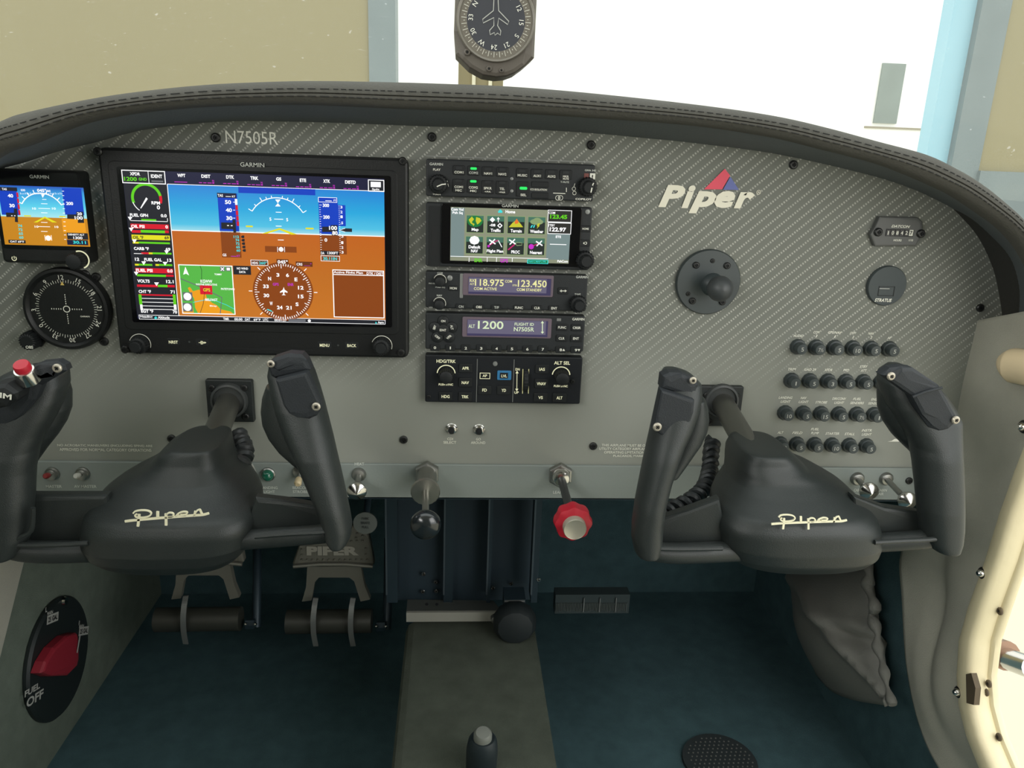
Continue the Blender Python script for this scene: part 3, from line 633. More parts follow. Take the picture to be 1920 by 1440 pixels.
b.rect(470, 487.5, 502.5, 498, Y2-.0001, m=iBd); b.frame(470, 487.5, 502.5, 498, Y3, .8, iW); b.tx('HDG', 478, 493, 4.6, 11, Y3, m=iW); b.tx('260°', 493, 493, 5.5, 15, Y3, m=iC)
b.rect(554.5, 490.5, 586, 500, Y2-.0001, m=iBd); b.tx('CRS', 561.5, 495.5, 4.8, 11, Y3, m=iW); b.tx('___°', 577, 496, 5, 14, Y3, m=iM)
b.line([(501, 580), (506, 582), (510, 584)], Y3, 2, iC)
b.rect(437.5, 498.5, 470.5, 515, Y2-.0001, m=iD); b.tx('NO WIND', 454.5, 503.5, 4.2, 21, Y3, m=iW); b.tx('DATA', 454.5, 510, 4.2, 12, Y3, m=iW)
b.build('heading_rose', SM, SC)
# flight plan box
b = MB(); b.rect(624.5, 506.5, 720.5, 596, Y2, m=iBr); b.frame(624.5, 506.5, 720.5, 596, Y3, 1.6, iW); b.rect(624, 515, 720, 516.5, Y3, m=iW)
b.tx('Active Flight Plan', 653, 511.5, 5.5, 55, Y3, m=iW); b.tx('DTK / DIST', 703, 513, 5, 31, Y3, m=iW)
b.build('flight_plan_box', SM, SC)
# map inset
b = MB(); b.rect(338, 497, 438.5, 589, Y2, m=iMg)
b.poly([(352, 540), (356, 538), (362, 546), (373, 543), (380, 548), (386, 552), (388, 560), (398, 568), (406, 572), (414, 580), (432, 584), (438, 588.5), (372, 588.5), (366, 577), (364, 560), (356, 548)], Y3, iO)
b.poly([(343, 572), (360, 570), (364, 588.5), (343, 588.5)], Y3, iO)
b.line([(335, 521), (376, 538), (416, 558), (413, 588)], Y3-.0001, 1.6, iGy); b.line([(375, 498), (378, 506), (378, 525), (384, 545), (381, 570), (375, 588)], Y3-.0001, .8, iD)
b.line([(362, 567), (385, 562), (405, 564), (425, 572), (440, 580)], Y3-.0001, 1, iC)
b.poly([(347.5, 500), (354.5, 516.5), (349, 513), (343.5, 515)], Y4, iW)
b.rect(375, 535, 398, 552, Y3-.0001, m=iR); b.tx('GPS', 387.5, 543.5, 6, 13, Y4, .02, m=iY)
b.tx('KGWW', 387, 527.5, 6, 22, Y4, m=iW); b.tx('WAYNE EXECUTIVE', 387, 533.5, 3.6, 40, Y4, m=iW); b.tx('PATETOWN', 427, 542, 4, 25, Y4, m=iW); b.tx('BELFAST', 396.5, 562, 4.6, 23, Y4, m=iW); b.tx('TOMMY', 409, 514.5, 3.4, 14, Y4, m=iW); b.tx('Elroy', 400, 574, 3.6, 13, Y4, m=iW)
for v in (556, 576): b.rect(343, v-8, 361, v+8, Y3-.0001, m=iGy); b.disc(351.5, v, 6.6, Y4, iW)
for u in (417, 428): b.rect(u-4.5, 500, u+4.5, 508.5, Y3-.0001, m=iGy)
b.line([(414, 501.5), (420, 507.5)], Y4, 1.4, iW); b.line([(420, 501.5), (414, 507.5)], Y4, 1.4, iW); b.rect(425, 502, 431, 507, Y4, m=iW)
b.frame(338, 497, 438.5, 589, Y4, 1.5, iW)
b.build('map_inset', SM, SC)
# header
b = MB()
for s_, u, v, w in (('WPT', 340, 329, 15), ('DIST', 386, 330.5, 17), ('DTK', 431.5, 332, 15), ('TRK', 477, 334, 15), ('GS', 522.5, 335.7, 9.5), ('ETE', 568, 338, 12), ('XTK', 612.5, 339.7, 13), ('DISTD', 657, 341.5, 20)):
    b.tx(s_, u, v, 6.4, w, Y1, .035, m=iW); b.rect(u-13, v+11.7, u+11, v+13, Y1, m=iM)
    if s_ != 'WPT':
        b.tx('N', u+13.5, v+8.5, 3.4, None, Y1, m=iM); b.tx('M', u+14, v+12.5, 3.4, None, Y1, m=iM)
        b.rect(u-7, v+11.4, u-5, v+13.3, Y1-.0001, m=iN); b.rect(u+1, v+11.4, u+3, v+13.3, Y1-.0001, m=iN)
b.rect(228.5, 319.5, 310, 344.5, Y1, m=iD); b.frame(228.5, 319.5, 310, 344.5, Y2, 1.4, iW); b.rect(278, 321, 279, 344, Y2, m=iW)
b.tx('XPDR', 253, 326, 6, 19, Y2, .03, m=iW); b.tx('1200', 244.5, 335.5, 7.5, 24, Y2, .03, m=iG); b.tx('GND', 267.5, 336, 5.5, 15, Y2, .03, m=iG); b.tx('IDENT', 293.5, 330.5, 6.5, 21, Y2, .03, m=iW); b.rect(284, 338.5, 306, 341.5, Y2, m=iGy)
b.rect(690, 337, 720.5, 359.5, Y1-.0001, m=iD); b.frame(690, 337, 720.5, 359.5, Y2, 1.4, iW); b.rect(695, 341, 714, 351, Y2, m=iW); b.tx('Split', 704.5, 355.4, 4.6, 14, Y2, m=iW)
b.build('header_fields', SM, SC)
# engine strip
b = MB(); b.rect(245, 346, 327.5, 594, Y0-.0001, m=iD)
b.arc(275, 372, 23, -12, 200, 4.5, Y1, iG, 30); b.arc(275, 372, 23, -18, 12, 4.6, Y1-.0001, iR); b.arc(275, 372, 24, 196, 236, 1.3, Y1, iW)
b.poly([(274, 370), (277, 373), (264.5, 391), (263, 390)], Y2, iW); b.tx('RPM', 292, 380.5, 6, 16, Y2, .03, m=iW); b.tx('0', 297, 389, 7.5, 6, Y2, .03, m=iW)
def lab(s_, u, v, w, m=iW, h=6): b.tx(s_, u, v, h, w, Y2, .035, m=m)
def bar(u0, u1, v, m, h=3.4): b.rect(u0, v-h/2, u1, v+h/2, Y1-.0001, m=m)
def tri(u, v): b.poly([(u-4.5, v-6), (u+4.5, v-6), (u, v+1)], Y2, iW)
lab('FUEL GPH', 260.5, 403.5, 34); lab('0.0', 307, 404.5, 11)
bar(245, 314, 414.6, iW, 1); bar(265, 293, 412.5, iG); tri(244, 412.5); bar(313.5, 314.5, 412, iW, 6)
bar(245, 316.5, 424.7, iR, 9); lab('OIL PSI', 258.5, 424.5, 25); lab('0', 312.5, 425.5, 5)
bar(247, 264, 434, iR, 5); bar(264, 309, 434.2, iG, 5); bar(309, 316.5, 434.5, iR, 5); tri(246, 433)
bar(247, 318.5, 445.3, iY, 9); lab('OIL °F', 259, 445, 20, iD); lab('69', 312.5, 446, 8, iD)
bar(249, 260, 455, iY); bar(260, 318.5, 455.5, iG); tri(252, 455)
lab('CARB °F', 265, 466, 28); lab('69', 315, 467.5, 9); bar(251, 268, 475.5, iW, 1); bar(265, 279, 474.8, iR); bar(279, 286, 475, iY); bar(286, 321.5, 475.3, iG); tri(312.5, 475.5)
lab('12', 257, 486, 8); lab('FUEL GAL', 287, 487, 33); lab('13', 317.5, 488, 8); bar(253, 260, 496.3, iY); bar(260, 285.5, 496.5, iG); bar(291.5, 298, 496.8, iY); bar(298, 323, 497, iG); tri(269.5, 496); tri(309.5, 497)
bar(254, 324.5, 507.5, iR, 9); lab('FUEL PSI', 270.5, 507, 31); lab('0.0', 318.5, 508, 10); bar(257, 311, 516.7, iG, 4); bar(311, 325.5, 517, iR, 4); tri(255.5, 515.5)
lab('VOLTS', 269, 527, 23); lab('12.1', 318.5, 528, 14); bar(257, 296, 536, iR, 4.4); bar(296, 314, 536.2, iG, 4.4); bar(314, 327.5, 536.5, iR, 4.4); tri(293.5, 535.5)
lab('CHT °F', 271.5, 546.5, 23); lab('71', 323.5, 547.5, 8); bar(260, 329, 553.3, iR, 2.6)
for v in (560, 567, 574, 580): bar(265, 327, v, iW, 1)
b.rect(260.5, 552, 266, 571, Y2, m=iG); b.rect(263, 571, 267.5, 581, Y2, m=iW); b.rect(324.5, 552, 330, 571, Y2, m=iG); b.rect(326, 571, 331, 581, Y2, m=iW)
lab('EGT °F', 276, 583.5, 23); lab('70', 328, 585, 8)
b.build('engine_gauges', SM, SC)
b = MB(); b.rect(261.5, 595.5, 722, 603, Y1, m=iD); b.frame(261, 595, 722.5, 603.5, Y2, .8, iW)
b.tx('Heading', 274.5, 594.3, 5, 23, Y2-.0001, m=iW); b.poly([(289, 596), (292, 593), (295, 596), (292, 599)], Y2-.0001, iC); b.tx('Altitude', 307, 595.3, 5, 22, Y2-.0001, m=iW)
for s_, u, w in (('TMR', 424, 11), ('00:00', 447, 15), ('OAT', 464, 10), ('69°F', 482, 13), ('UTC', 498, 10), ('00:01:27', 526, 23), ('Aero', 714, 11)): b.tx(s_, u, 598+(u-424)*.022, 4.4, w, Y2-.0001, m=iW)
b.rect(541, 598.5, 573, 604.5, Y2-.0001, m=iGy); b.disc(580, 601.5, 2.6, Y2-.0001, iW); b.poly([(704, 603), (707, 605.5), (704, 608)], Y2-.0001, iC)
b.build('status_bar', SM, SC)
b = MB(); b.tx('GARMIN', 473, 309, 8, 45, YD-.0014, .01); b.build('maker_lettering', mat('grey_print', (.6, .62, .57), .5), t)
b = MB()
for s_, u, v, w in (('NRST', 325, 641.5, 17), ('MENU', 608.5, 647.5, 18), ('BACK', 659.5, 648, 17)):
    b = MB(); b.tx(s_, u, v, 5.6, w, YD-.0006, .02); b.build('key_lettering', LPR, t)
b = MB(); b.tx('D', 379, 642.5, 6, 5.5, YD-.0006, .02); b.line([(372.5, 642.5), (385, 642.5)], YD-.0007, 1); b.poly([(383, 640.5), (387, 642.5), (383, 644.5)], YD-.0007)
b.build('key_lettering', LPR, t)
for u, v in ((325, 641), (379, 642), (608, 647), (659, 648)): body(t, 'key', u-13, v-7, u+13, v+7, YD-.0003, .001, .0015, .0003, KEY)
for u, v in ((263, 645), (716, 648)): knob(t, u, v, YD, .0085, .008, r2=.0055, h2=.006, ring=True)
for u, v in ((184, 284), (755, 302), (235, 655), (752, 661)): screw(t, u, v, YD, .0038, SCREW)
for u, v in ((355, 641), (634, 647.5)):
    b = MB(); b.disc(u, v, 1.8, YD-.0004); b.build('light_sensor', mat('sensor_grey', (.06, .065, .065), .4), t)
b = MB(); b.box((at(400, 648, 0).x, YD-.0004, at(400, 654, YD).z), (at(590, 648, 0).x, YD, at(400, 652, YD).z)); b.build('card_slot', BLK, t)
# ================================================================ small standby display
t = thing('standby_display', 'small black square flight display above the course dial at left edge', 'display', at(90, 498, 0))
YE = -.022
body(t, 'bezel', -22, 316, 166, 497, YE, r=.004, bev=.003)
b = MB(); a = at(-18, 320, YE-.0005); c = at(162, 470, YE-.0005); b.prism(rrect(a, c, YE-.0005, .003), (0, .001, 0)); SC = b.build('screen', GLS, t)
Y0 = YE-.0009; Y1 = Y0-.0002; Y2 = Y1-.0002; Y3 = Y2-.0002
x0 = at(2, 352, Y0).x; x1 = at(162, 400, Y0).x; x0 = at(5, 400, Y0).x-.002; z1 = at(80, 349.5, Y0).z; zh = at(90, 408, Y0).z; z0 = at(90, 460.5, Y0).z
b = MB(); b.add([(x0, Y0, zh), (x1, Y0, zh), (x1, Y0, z1), (x0, Y0, z1)], [(0, 1, 2, 3)]); b.build('sky_picture', emgrad('sky_small', [(0, 'a8e8ee'), (.35, '58d0ec'), (.8, '2a98dc'), (1, '1a50b8')], zh, z1), SC)
b = MB(); b.add([(x0, Y0, z0), (x1, Y0, z0), (x1, Y0, zh), (x0, Y0, zh)], [(0, 1, 2, 3)]); b.build('ground_picture', em('c8861c'), SC)
b = MB(); b.rect(0, 353, 34, 403, Y1, m=iB); b.rect(119, 353, 155, 403, Y1, m=iB); b.rect(117, 411, 160, 436, Y1, m=12)
b.tx('40', 19.5, 367, 6.6, 10, Y2, .03, m=iW); b.tx('30', 22.5, 385.5, 6.6, 10, Y2, .03, m=iW); b.tx('200', 130.5, 381.5, 6, 13, Y2, .03, m=iW)
for k in range(4): b.rect(31+k*1.2, 361+k*11, 34.5+k*1.2, 370+k*11, Y2, m=iR)
b.poly([(11, 398.5), (26, 399), (26, 391), (32, 391), (34, 417), (28, 416), (28, 407), (12, 407)], Y2, iD); b.tx('- -', 25, 404.5, 1.4, 8, Y3, m=iW)
b.poly([(126, 402), (143, 402), (143, 397), (156, 397), (158, 418), (146, 418), (146, 411), (126, 410)], Y2, iD); b.tx('100', 147.5, 408.5, 6.5, 15, Y3, .03, m=iW); b.tx('20', 149, 401, 5.6, 9, Y3, .03, m=iW)
b.arc(81, 404, 36, 30, 150, 1.6, Y1, iW, 26)
for a_ in (30, 45, 60, 75, 105, 120, 135, 150): b.add([at(81, 404, Y1)+V((cos(RD(a_+da)), 0, sin(RD(a_+da))))*(rr*.00054) for rr, da in ((36, -1), (42, -.9), (42, .9), (36, 1))], [(0, 1, 2, 3)], iW)
b.poly([(77, 364), (84, 364), (80, 371)], Y2, iW)
for v, w in ((374, 4), (382, 6), (391, 11), (399, 6), (417, 6), (425, 11), (434, 6)): b.rect(83-w, v-.5, 83+w, v+.5, Y1, m=iW)
b.tx('10', 64, 391, 4, 7, Y1, m=iW); b.tx('10', 101, 391, 4, 7, Y1, m=iW); b.tx('10', 68.5, 425, 4, 7, Y1, m=iW); b.tx('10', 106, 425.5, 4, 7, Y1, m=iW)
b.poly([(84, 406), (63, 417), (70, 417), (84, 409)], Y2, iY); b.poly([(84, 406), (84, 409), (98, 417), (107, 417)], Y2, iY); b.rect(45, 403.7, 58, 406, Y2, m=iY); b.rect(111, 405, 123, 407.5, Y2, m=iY)
for k in range(26): b.rect(38+k*3.1, 362-(k % 3 == 0), 38.8+k*3.1, 364.5, Y1, m=iW)
b.tx('045°', 78, 357, 6, 17, Y2, .03, m=iW); b.tx('030', 43, 356.5, 4, 8, Y2, m=iW); b.tx('060', 91, 358, 4, 7, Y2, m=iW)
b.rect(0, 351, 32, 358, Y2, m=iD); b.tx('TAS', 8, 354.5, 4, 9, Y3, m=iW)
for k, s_ in enumerate(('74', '72', '65', '60')): b.tx(s_, 37.5+k*.8, 423.5+k*7.2, 5, 8, Y2, .03, m=iC)
b.rect(84.5, 440.5, 96.5, 451.5, Y1, m=12); b.disc(90.5, 446.5, 4.3, Y2, iW); b.rect(84, 441, 85, 451, Y2, m=iW); b.rect(96, 441, 97, 451, Y2, m=iW)
b.rect(126, 437, 165, 449, Y1-.0001, m=iD); b.tx('DENSITY ALT', 143, 440, 3.4, 30, Y3, m=iW); b.tx('1300', 146, 446, 5, 17, Y3, m=iW)
b.rect(126, 450, 165, 459.5, Y1-.0001, m=iN); b.tx('30.11', 149, 454.5, 5.5, 24, Y3, .03, m=iC)
b.rect(16, 450, 48, 456, Y1, m=iD); b.tx('OAT 69°F', 32, 453, 3.6, 26, Y2, m=iW)
for k in range(12): b.rect(116+k*.4, 358+k*8.2, 120+k*.4, 359+k*8.2, Y2, m=iW)
b.build('flight_symbols', SM, SC)
b = MB(); b.tx('GARMIN', 73.5, 331.5, 6.5, 36, YE-.0008, .01); b.build('maker_lettering', mat('grey_print', (.6, .62, .57), .5), t)
b = MB(); b.arc(26.5, 484.5, 3.6, 130, 410, 1.2, YE-.0004); b.rect(26, 480, 27.2, 485, YE-.0004); b.build('power_mark', LPR, t)
k_ = knob(t, 147, 488, YE, .0075, .011, knurl=.06)
b = MB(); b.arc(150, 487, 14.5, -70, 110, 2.2, YE-.0004); b.build('knob_ring', LPR, t)
b = MB(); b.disc(93, 487, 2, YE-.0003); b.build('light_sensor', BLK, t)
# ================================================================ course dial
t = thing('course_indicator', 'round black course indicator dial with white numbers at left', 'dial', at(125, 650, 0))
c = at(131, 577, 0); c0 = c.copy(); b = MB()
b.lathe(c, (0, -1, 0), [(0, .0395), (.006, .0395), (.0085, .0385), (.009, .036), (.0075, .0345), (.0065, .0335), (.006, .0333), (.006, .0001)], 56); b.build('dial_case', BEZ, t)
cf = c+V((0, -.0062, 0)); b = MB()
def pol(a_, r): return cf+V((cos(RD(a_))*r, -.0002, sin(RD(a_))*r))
for k in range(72):
    a_ = k*5; L_ = .0022 if k % 2 else .0032
    b.add([pol(a_-.45, .0252), pol(a_-.45, .0252+L_), pol(a_+.45, .0252+L_), pol(a_+.45, .0252)], [(0, 1, 2, 3)])
for k, s_ in enumerate(('12', '15', '18', '21', '24', '27', '30', '33', '0', '3', '6', '9')):
    a_ = 93-k*30; o = pol(a_, .0302); ey = V((cos(RD(a_)), 0, sin(RD(a_)))); ex = V((sin(RD(a_)), 0, -cos(RD(a_))))
    b.txt3(s_, o, ex, ey, .0042, None, 0)
b.build('compass_card', PRT, t)
b = MB()
P = [cf+V((cos(RD(a_))*.0029, -.0003, sin(RD(a_))*.0029)) for a_ in range(0, 361, 15)]; b.ribbon(P, .0004, V((0, -1, 0)))
for d_ in range(2, 7):
    for sx_, sz_ in ((1, 0), (-1, 0), (0, 1), (0, -1)):
        q_ = cf+V((sx_, 0, sz_))*(.001+d_*.0021)+V((0, -.0003, 0)); b.add([q_+V((.0005, 0, 0)), q_+V((0, 0, .0009)), q_+V((-.0005, 0, 0)), q_+V((0, 0, -.0009))], [(0, 1, 2, 3)])
b.txt3('GARMIN', cf+V((.016, -.0003, -.0068)), V((1, 0, 0)), V((0, 0, 1)), .0015, .0085, .01)
b.build('deviation_marks', PRT, t)
b = MB(); q_ = cf+V((-.001, -.0004, .0228)); b.add([q_+V((-.0018, 0, 0)), q_+V((.0018, 0, 0)), q_+V((0, 0, .0036))], [(0, 1, 2)]); b.build('lubber_triangle', mat('amber_print', (.75, .55, .15), .5), t)
kb = knob(t, 66, 634, -.001, .0082, .016, name='course_knob', knurl=.1)
b = MB(); b.tx('OBS', 55, 651, 5.5, 14, -.0175, .03); b.build('knob_lettering', PRT, kb)
b = MB(); P_ = at(66, 634, 0); b.prism([P_+V((-.008, -.003, -.004)), P_+V((.006, -.003, -.008)), c0+V((-.022, -.003, -.028)), c0+V((-.032, -.003, -.014))], (0, .003, 0)); b.build('knob_mount', BEZ, t)
# ================================================================ radio stack
GRP = mat('grey_print', (.6, .62, .57), .5)
SIL = mat('worn_edge', (.3, .31, .3), .4, .5)
GRL = em('30e868', 1.1)
def key(t, u, v, w, h, Y, s_=None, th=5, tw=None, lm=None, m=None, rot=0, sub=None):
    o = body(t, 'button', u-w/2, v-h/2, u+w/2, v+h/2, Y-.0012, .0013, .0012, .0005, m or KEY)
    if s_:
        b = MB(); L_ = s_.split('|')
        for i_, x in enumerate(L_): b.tx(x, u, v+(i_-(len(L_)-1)/2)*(th+2.2), th, tw if tw and i_ == 0 else (tw*len(x)/len(L_[0]) if tw else None), Y-.0014, .02, rot=rot)
        b.build('button_lettering', lm or PRT, o)
    return o
def radio(name, label, cat, v0, v1, Y, m=BEZ2):
    L_ = 798.5; r1 = 1117-(v0-300)*.068; r2 = 1117-(v1-300)*.068
    t = thing(name, label, cat, at(945, v1, 0)); xa = at(798, 520, Y).x; xb = at(1102, 530, Y).x
    a = at(L_, v0, Y); c_ = at((r1+r2)/2, v1, Y); a.x = xa; c_.x = xb; b = MB()
    b.prism(rrect(a, c_, Y, .0018), (0, -Y, 0), bev=.0012); b.build('faceplate', m, t); return t
YR = -.011; YL = YR-.0003
t = radio('audio_panel', 'black audio control panel at the top of the radio stack', 'radio', 297.5, 378, YR)
for s_, u, v, w in (('COM1', 860.5, 323, 17), ('COM2', 888, 324, 17), ('NAV1', 915, 325.3, 15), ('NAV2', 942, 326.5, 15), ('MUSIC', 979.5, 328.8, 18), ('AUX1', 1007, 329.8, 14), ('AUX2', 1034, 330.8, 15), ('MKR|MUTE', 1061, 331.8, 11)):
    o = key(t, u, v-4, 22, 19, YR); b = MB(); L_ = s_.split('|')
    for i_, x in enumerate(L_): b.tx(x, u, v+i_*4.5-(1 if len(L_) > 1 else 0), 4.6 if len(L_) == 1 else 3.6, w, YR-.0016)
    b.build('button_lettering', GRP if s_ == 'COM2' else PRT, o)
    q = MB(); a = at(u, v-8, YR-.0016); q.prism(rrect(a+V((-.003, 0, .0011)), a+V((.003, 0, -.0011)), a.y, .001), (0, .0006, 0)); q.build('indicator_light', GRL if s_ == 'COM2' else BEZ2, t)
for s_, u, v, w in (('COM1|MIC', 860, 353.5, 16), ('COM2|MIC', 887.5, 354.5, 17), ('SPKR|+PA', 914.5, 356, 15), ('TEL|+PAIR', 941.5, 357, 10)):
    o = key(t, u, v-5, 22, 26, YR); b = MB(); L_ = s_.split('|'); b.tx(L_[0], u, v-3, 4.6, w, YR-.0016); b.tx(L_[1], u, v+3.5, 4.2 if 'MIC' in s_ else 3, 12, YR-.0016); b.build('button_lettering', PRT, o)
    q = MB(); a = at(u, v-14.5, YR-.0016); q.prism(rrect(a+V((-.003, 0, .0011)), a+V((.003, 0, -.0011)), a.y, .001), (0, .0006, 0)); q.build('indicator_light', GRL if 'COM2' in s_ else BEZ2, t)
o = key(t, 980, 354.5, 22, 29, YR); b = MB(); b.tx('♫SEL' if 0 else 'SEL', 981.5, 365.5, 4.6, 11, YR-.0016); b.build('button_lettering', PRT, o)
q = MB(); a = at(981.5, 353, YR-.0016); q.prism(rrect(a+V((-.0036, 0, .0013)), a+V((.0036, 0, -.0013)), a.y, .0012), (0, .0006, 0)); q.build('indicator_light', GRL, t)
key(t, 1013, 346, 32, 12, YR); key(t, 1013, 366.5, 32, 12, YR)
for s_, u, v, h, w in (('GARMIN', 818, 307.7, 5, 25), ('PLAY', 819, 318, 4.4, 14), ('TURN', 818.5, 364.5, 2.6, 15), ('PILOT', 1018.5, 346.5, 4.4, 15), ('ICS ISOLATION', 1010, 355.5, 3.6, 31), ('CREW', 1017, 366.5, 4.4, 17), ('T-MUTE', 1059, 341.5, 3.4, 16), ('GMA 345', 1107, 319.5, 3.6, 21), ('COPILOT', 1094, 373.5, 3.8, 30), ('A', 1048.5, 371, 3.5, 3)):
    b = MB(); b.tx(s_, u, v, h, w, YL); b.build('panel_lettering', GRP if s_ in ('GARMIN', 'GMA 345', 'T-MUTE') else PRT, t)
b = MB(); b.line([(1037, 362), (1060, 363)], YL, 1.2); b.line([(1062, 352), (1062, 360)], YL, 1.2); b.arc(1046, 371, 4, 0, 360, .8, YL); b.arc(1051, 371, 4, 0, 360, .8, YL)
b.rect(970, 341, 971.3, 355, YL); b.arc(1076, 354, 3, 0, 360, .8, YL); b.arc(1077, 362, 3, 0, 360, .8, YL); b.line([(1078, 344), (1076, 350)], YL, .9)
b.line([(838, 337), (841, 350)], YL, .8); b.build('icon_marks', PRT, t)
b = MB(); b.rect(1106, 325, 1116, 336, YL); b.build('white_tag', PRT, t, label='small white square tag'); b = MB(); b.rect(1095, 325, 1104, 336, YL); b.build('red_tag', mat('dull_red_print', (.2, .06, .05), .5), t, label='small dull red square tag')
b = MB(); b.rect(1110, 328, 1112, 333, YL-.0002); b.build('tag_mark', BLK, t)
k_ = knob(t, 822, 345, YR, .0088, .007, r2=.0058, h2=.006); b = MB(); b.line([(819, 350), (828, 346), (836, 345)], YR-.0135, 1.8); b.build('pointer', PRT, k_)
k_ = knob(t, 1101, 350, YR, .0088, .007, r2=.0058, h2=.006); b = MB(); b.line([(1113, 343), (1111, 348)], YR-.0132, 1.8); b.line([(1110, 352), (1108, 361)], YR-.0132, 2); b.build('pointer', PRT, k_)
b = MB(); [b.lathe(at(u, v, YR), (0, -1, 0), [(0, .0018), (.0012, .0014), (.0014, .0003)], 14) for u, v in ((959.5, 335),)]; b.build('jack', SIL, t)
b = MB(); b.lathe(at(959.5, 358, YR), (0, -1, 0), [(0, .0018), (.0012, .0014), (.0014, .0003)], 14); b.build('jack', SIL, t)
b = MB(); a = at(799, 294.5, YR); c_ = at(1117, 306, YR); b.box((at(799, 297, YR).x, YR-.0006, at(950, 298.6, YR).z), (at(1117, 303, YR).x, YR+.0006, at(950, 297.3, YR).z)); b.build('top_edge', SIL, t)
# touch navigator
t = radio('touch_navigator', 'black touchscreen navigator showing eight app icons', 'navigator', 379.5, 507, YR)
body(t, 'screen_surround', 828, 381.5, 1085, 501, YR-.0022, .003, .002, .0005, GLS)
YS = YR-.0026; Y1 = YS-.0002; Y2 = Y1-.0002; Y3 = Y2-.0002
b = MB(); b.rect(844.5, 391.5, 1069, 491.5, YS); SC = b.build('screen', em('8f947c', .95), t)
b = MB(); b.rect(845, 389.5, 870.5, 482, Y1); b.build('side_field', em('7c8f8e', .95), SC); b = MB(); b.rect(1026, 395, 1069, 487, Y1); b.build('side_field', em('7c8f8e', .95), SC)
TILE = em('27302c', .9); TILE2 = em('4a7866', .9); OLV = em('8aa070'); 
NM = [WHT, TILE, TILE2, YEL, em('1b7a3c'), REDE, em('c81f70'), MAG, CYN, OLV, em('c9c832'), GRN, em('30302c', .9), em('e87830')]
ICN = ['Map', 'Traffic', 'Terrain', 'Weather', 'Default|NAV', 'Flight Plan', 'PROC', 'Nearest']
for k, s_ in enumerate(ICN):
    r_ = k//4; q_ = k % 4; cu = 890.8+q_*38.5-r_*1.2; cv = 420+r_*39.5+q_*1; b = MB()
    b.rect(cu-17, cv-17, cu+17, cv+17, Y1, m=9); b.rect(cu-15.7, cv-15.7, cu+15.7, cv+15.7, Y1-.0001, m=1); b.rect(cu-15.7, cv-15.7, cu+15.7, cv-6, Y1-.00015, m=2)
    L_ = s_.split('|')
    for i_, x in enumerate(L_): b.tx(x, cu, cv+(11 if len(L_) == 1 else 3.5+i_*7.5), 6 if x not in ('Map', 'Flight Plan') else 7, {'Map': 13, 'Traffic': 19, 'Terrain': 21, 'Weather': 25, 'Default': 22, 'NAV': 13, 'Flight Plan': 31, 'PROC': 16, 'Nearest': 23}[x], Y3, .03, m=0)
    if k == 0:
        b.disc(cu, cv-5, 13.5, Y2, 4, 28, .72); b.poly([(cu-12, cv-8), (cu-6, cv-14), (cu-2, cv-9), (cu-6, cv-4), (cu-4, cv+2), (cu-9, cv-2)], Y3, 10); b.poly([(cu+2, cv-13), (cu+9, cv-11), (cu+12, cv-6), (cu+7, cv-1), (cu+4, cv+1), (cu+1, cv-6)], Y3, 10); b.poly([(cu-5, cv-2), (cu-1, cv), (cu-3, cv+4)], Y3, 10)
    if k == 1:
        b.poly([(cu-6, cv-14), (cu-1, cv-9), (cu-6, cv-4), (cu-11, cv-9)], Y2, 0); b.line([(cu+5, cv+0-4), (cu+5, cv-12)], Y2, 1.2, 0); b.poly([(cu+2, cv-10), (cu+5, cv-14), (cu+8, cv-10)], Y2, 0); b.tx('-08', cu-6, cv+1, 5, 11, Y2, .03, m=0)
        b.poly([(cu+8, cv-3), (cu+13, cv+2), (cu+8, cv+7), (cu+3, cv+2)], Y2, 0); b.poly([(cu+8, cv-.5), (cu+10.5, cv+2), (cu+8, cv+4.5), (cu+5.5, cv+2)], Y3, 1)
    if k == 2:
        b.poly([(cu-14, cv+4), (cu-7, cv-4), (cu+1, cv-10), (cu+7, cv-4), (cu+13, cv+4)], Y2, 10); b.poly([(cu-3, cv-6), (cu+1, cv-12), (cu+5, cv-6), (cu+3, cv-3), (cu-2, cv-2)], Y3, 13)
    if k == 3:
        b.disc(cu, cv-7, 11.5, Y2, 9, 24, .45); b.disc(cu+1, cv-10, 7, Y2, 9, 20, .6); b.line([(cu-8, cv-1), (cu-11, cv+4)], Y2, 2, 8); b.line([(cu-4, cv-1), (cu-6, cv+4)], Y2, 2, 8); b.poly([(cu+2, cv-4), (cu+7, cv-4), (cu+4, cv), (cu+6, cv), (cu, cv+6), (cu+2, cv+1), (cu, cv+1)], Y3, 10)
    if k == 4: b.disc(cu, cv-9, 9, Y2, 0, 8, .85)
    if k in (5, 6, 7):
        pu, pv = {5: (cu-5, cv-7), 6: (cu-6, cv-8), 7: (cu+6, cv-6)}[k]
        b.line([(pu-6, pv-4), (pu+6, pv+4)], Y3, 2.2, 0); b.line([(pu+5, pv-5), (pu-5, pv+5)], Y3, 2, 0)
        if k == 5: b.line([(cu-13, cv+1), (cu+1, cv-8), (cu+6, cv-10)], Y2, 1.8, 6); b.line([(cu+6, cv-10), (cu+13, cv+3)], Y2, 1.4, 0); b.disc(cu-12, cv+1, 2.2, Y2-.0001, 7)
        if k == 6: b.line([(cu-14, cv+7), (cu-2, cv-3)], Y2, 2.2, 6); b.line([(cu-2, cv-3), (cu+3, cv-7), (cu+12, cv-6), (cu+12, cv-2), (cu+3, cv-1), (cu, cv-4)], Y2, 1.2, 9)
        if k == 7: b.disc(cu-9, cv, 4.6, Y2, 7); b.line([(cu-5, cv-2), (cu+3, cv-5)], Y2, 1.6, 6)
    b.build('app_icon', NM, SC)
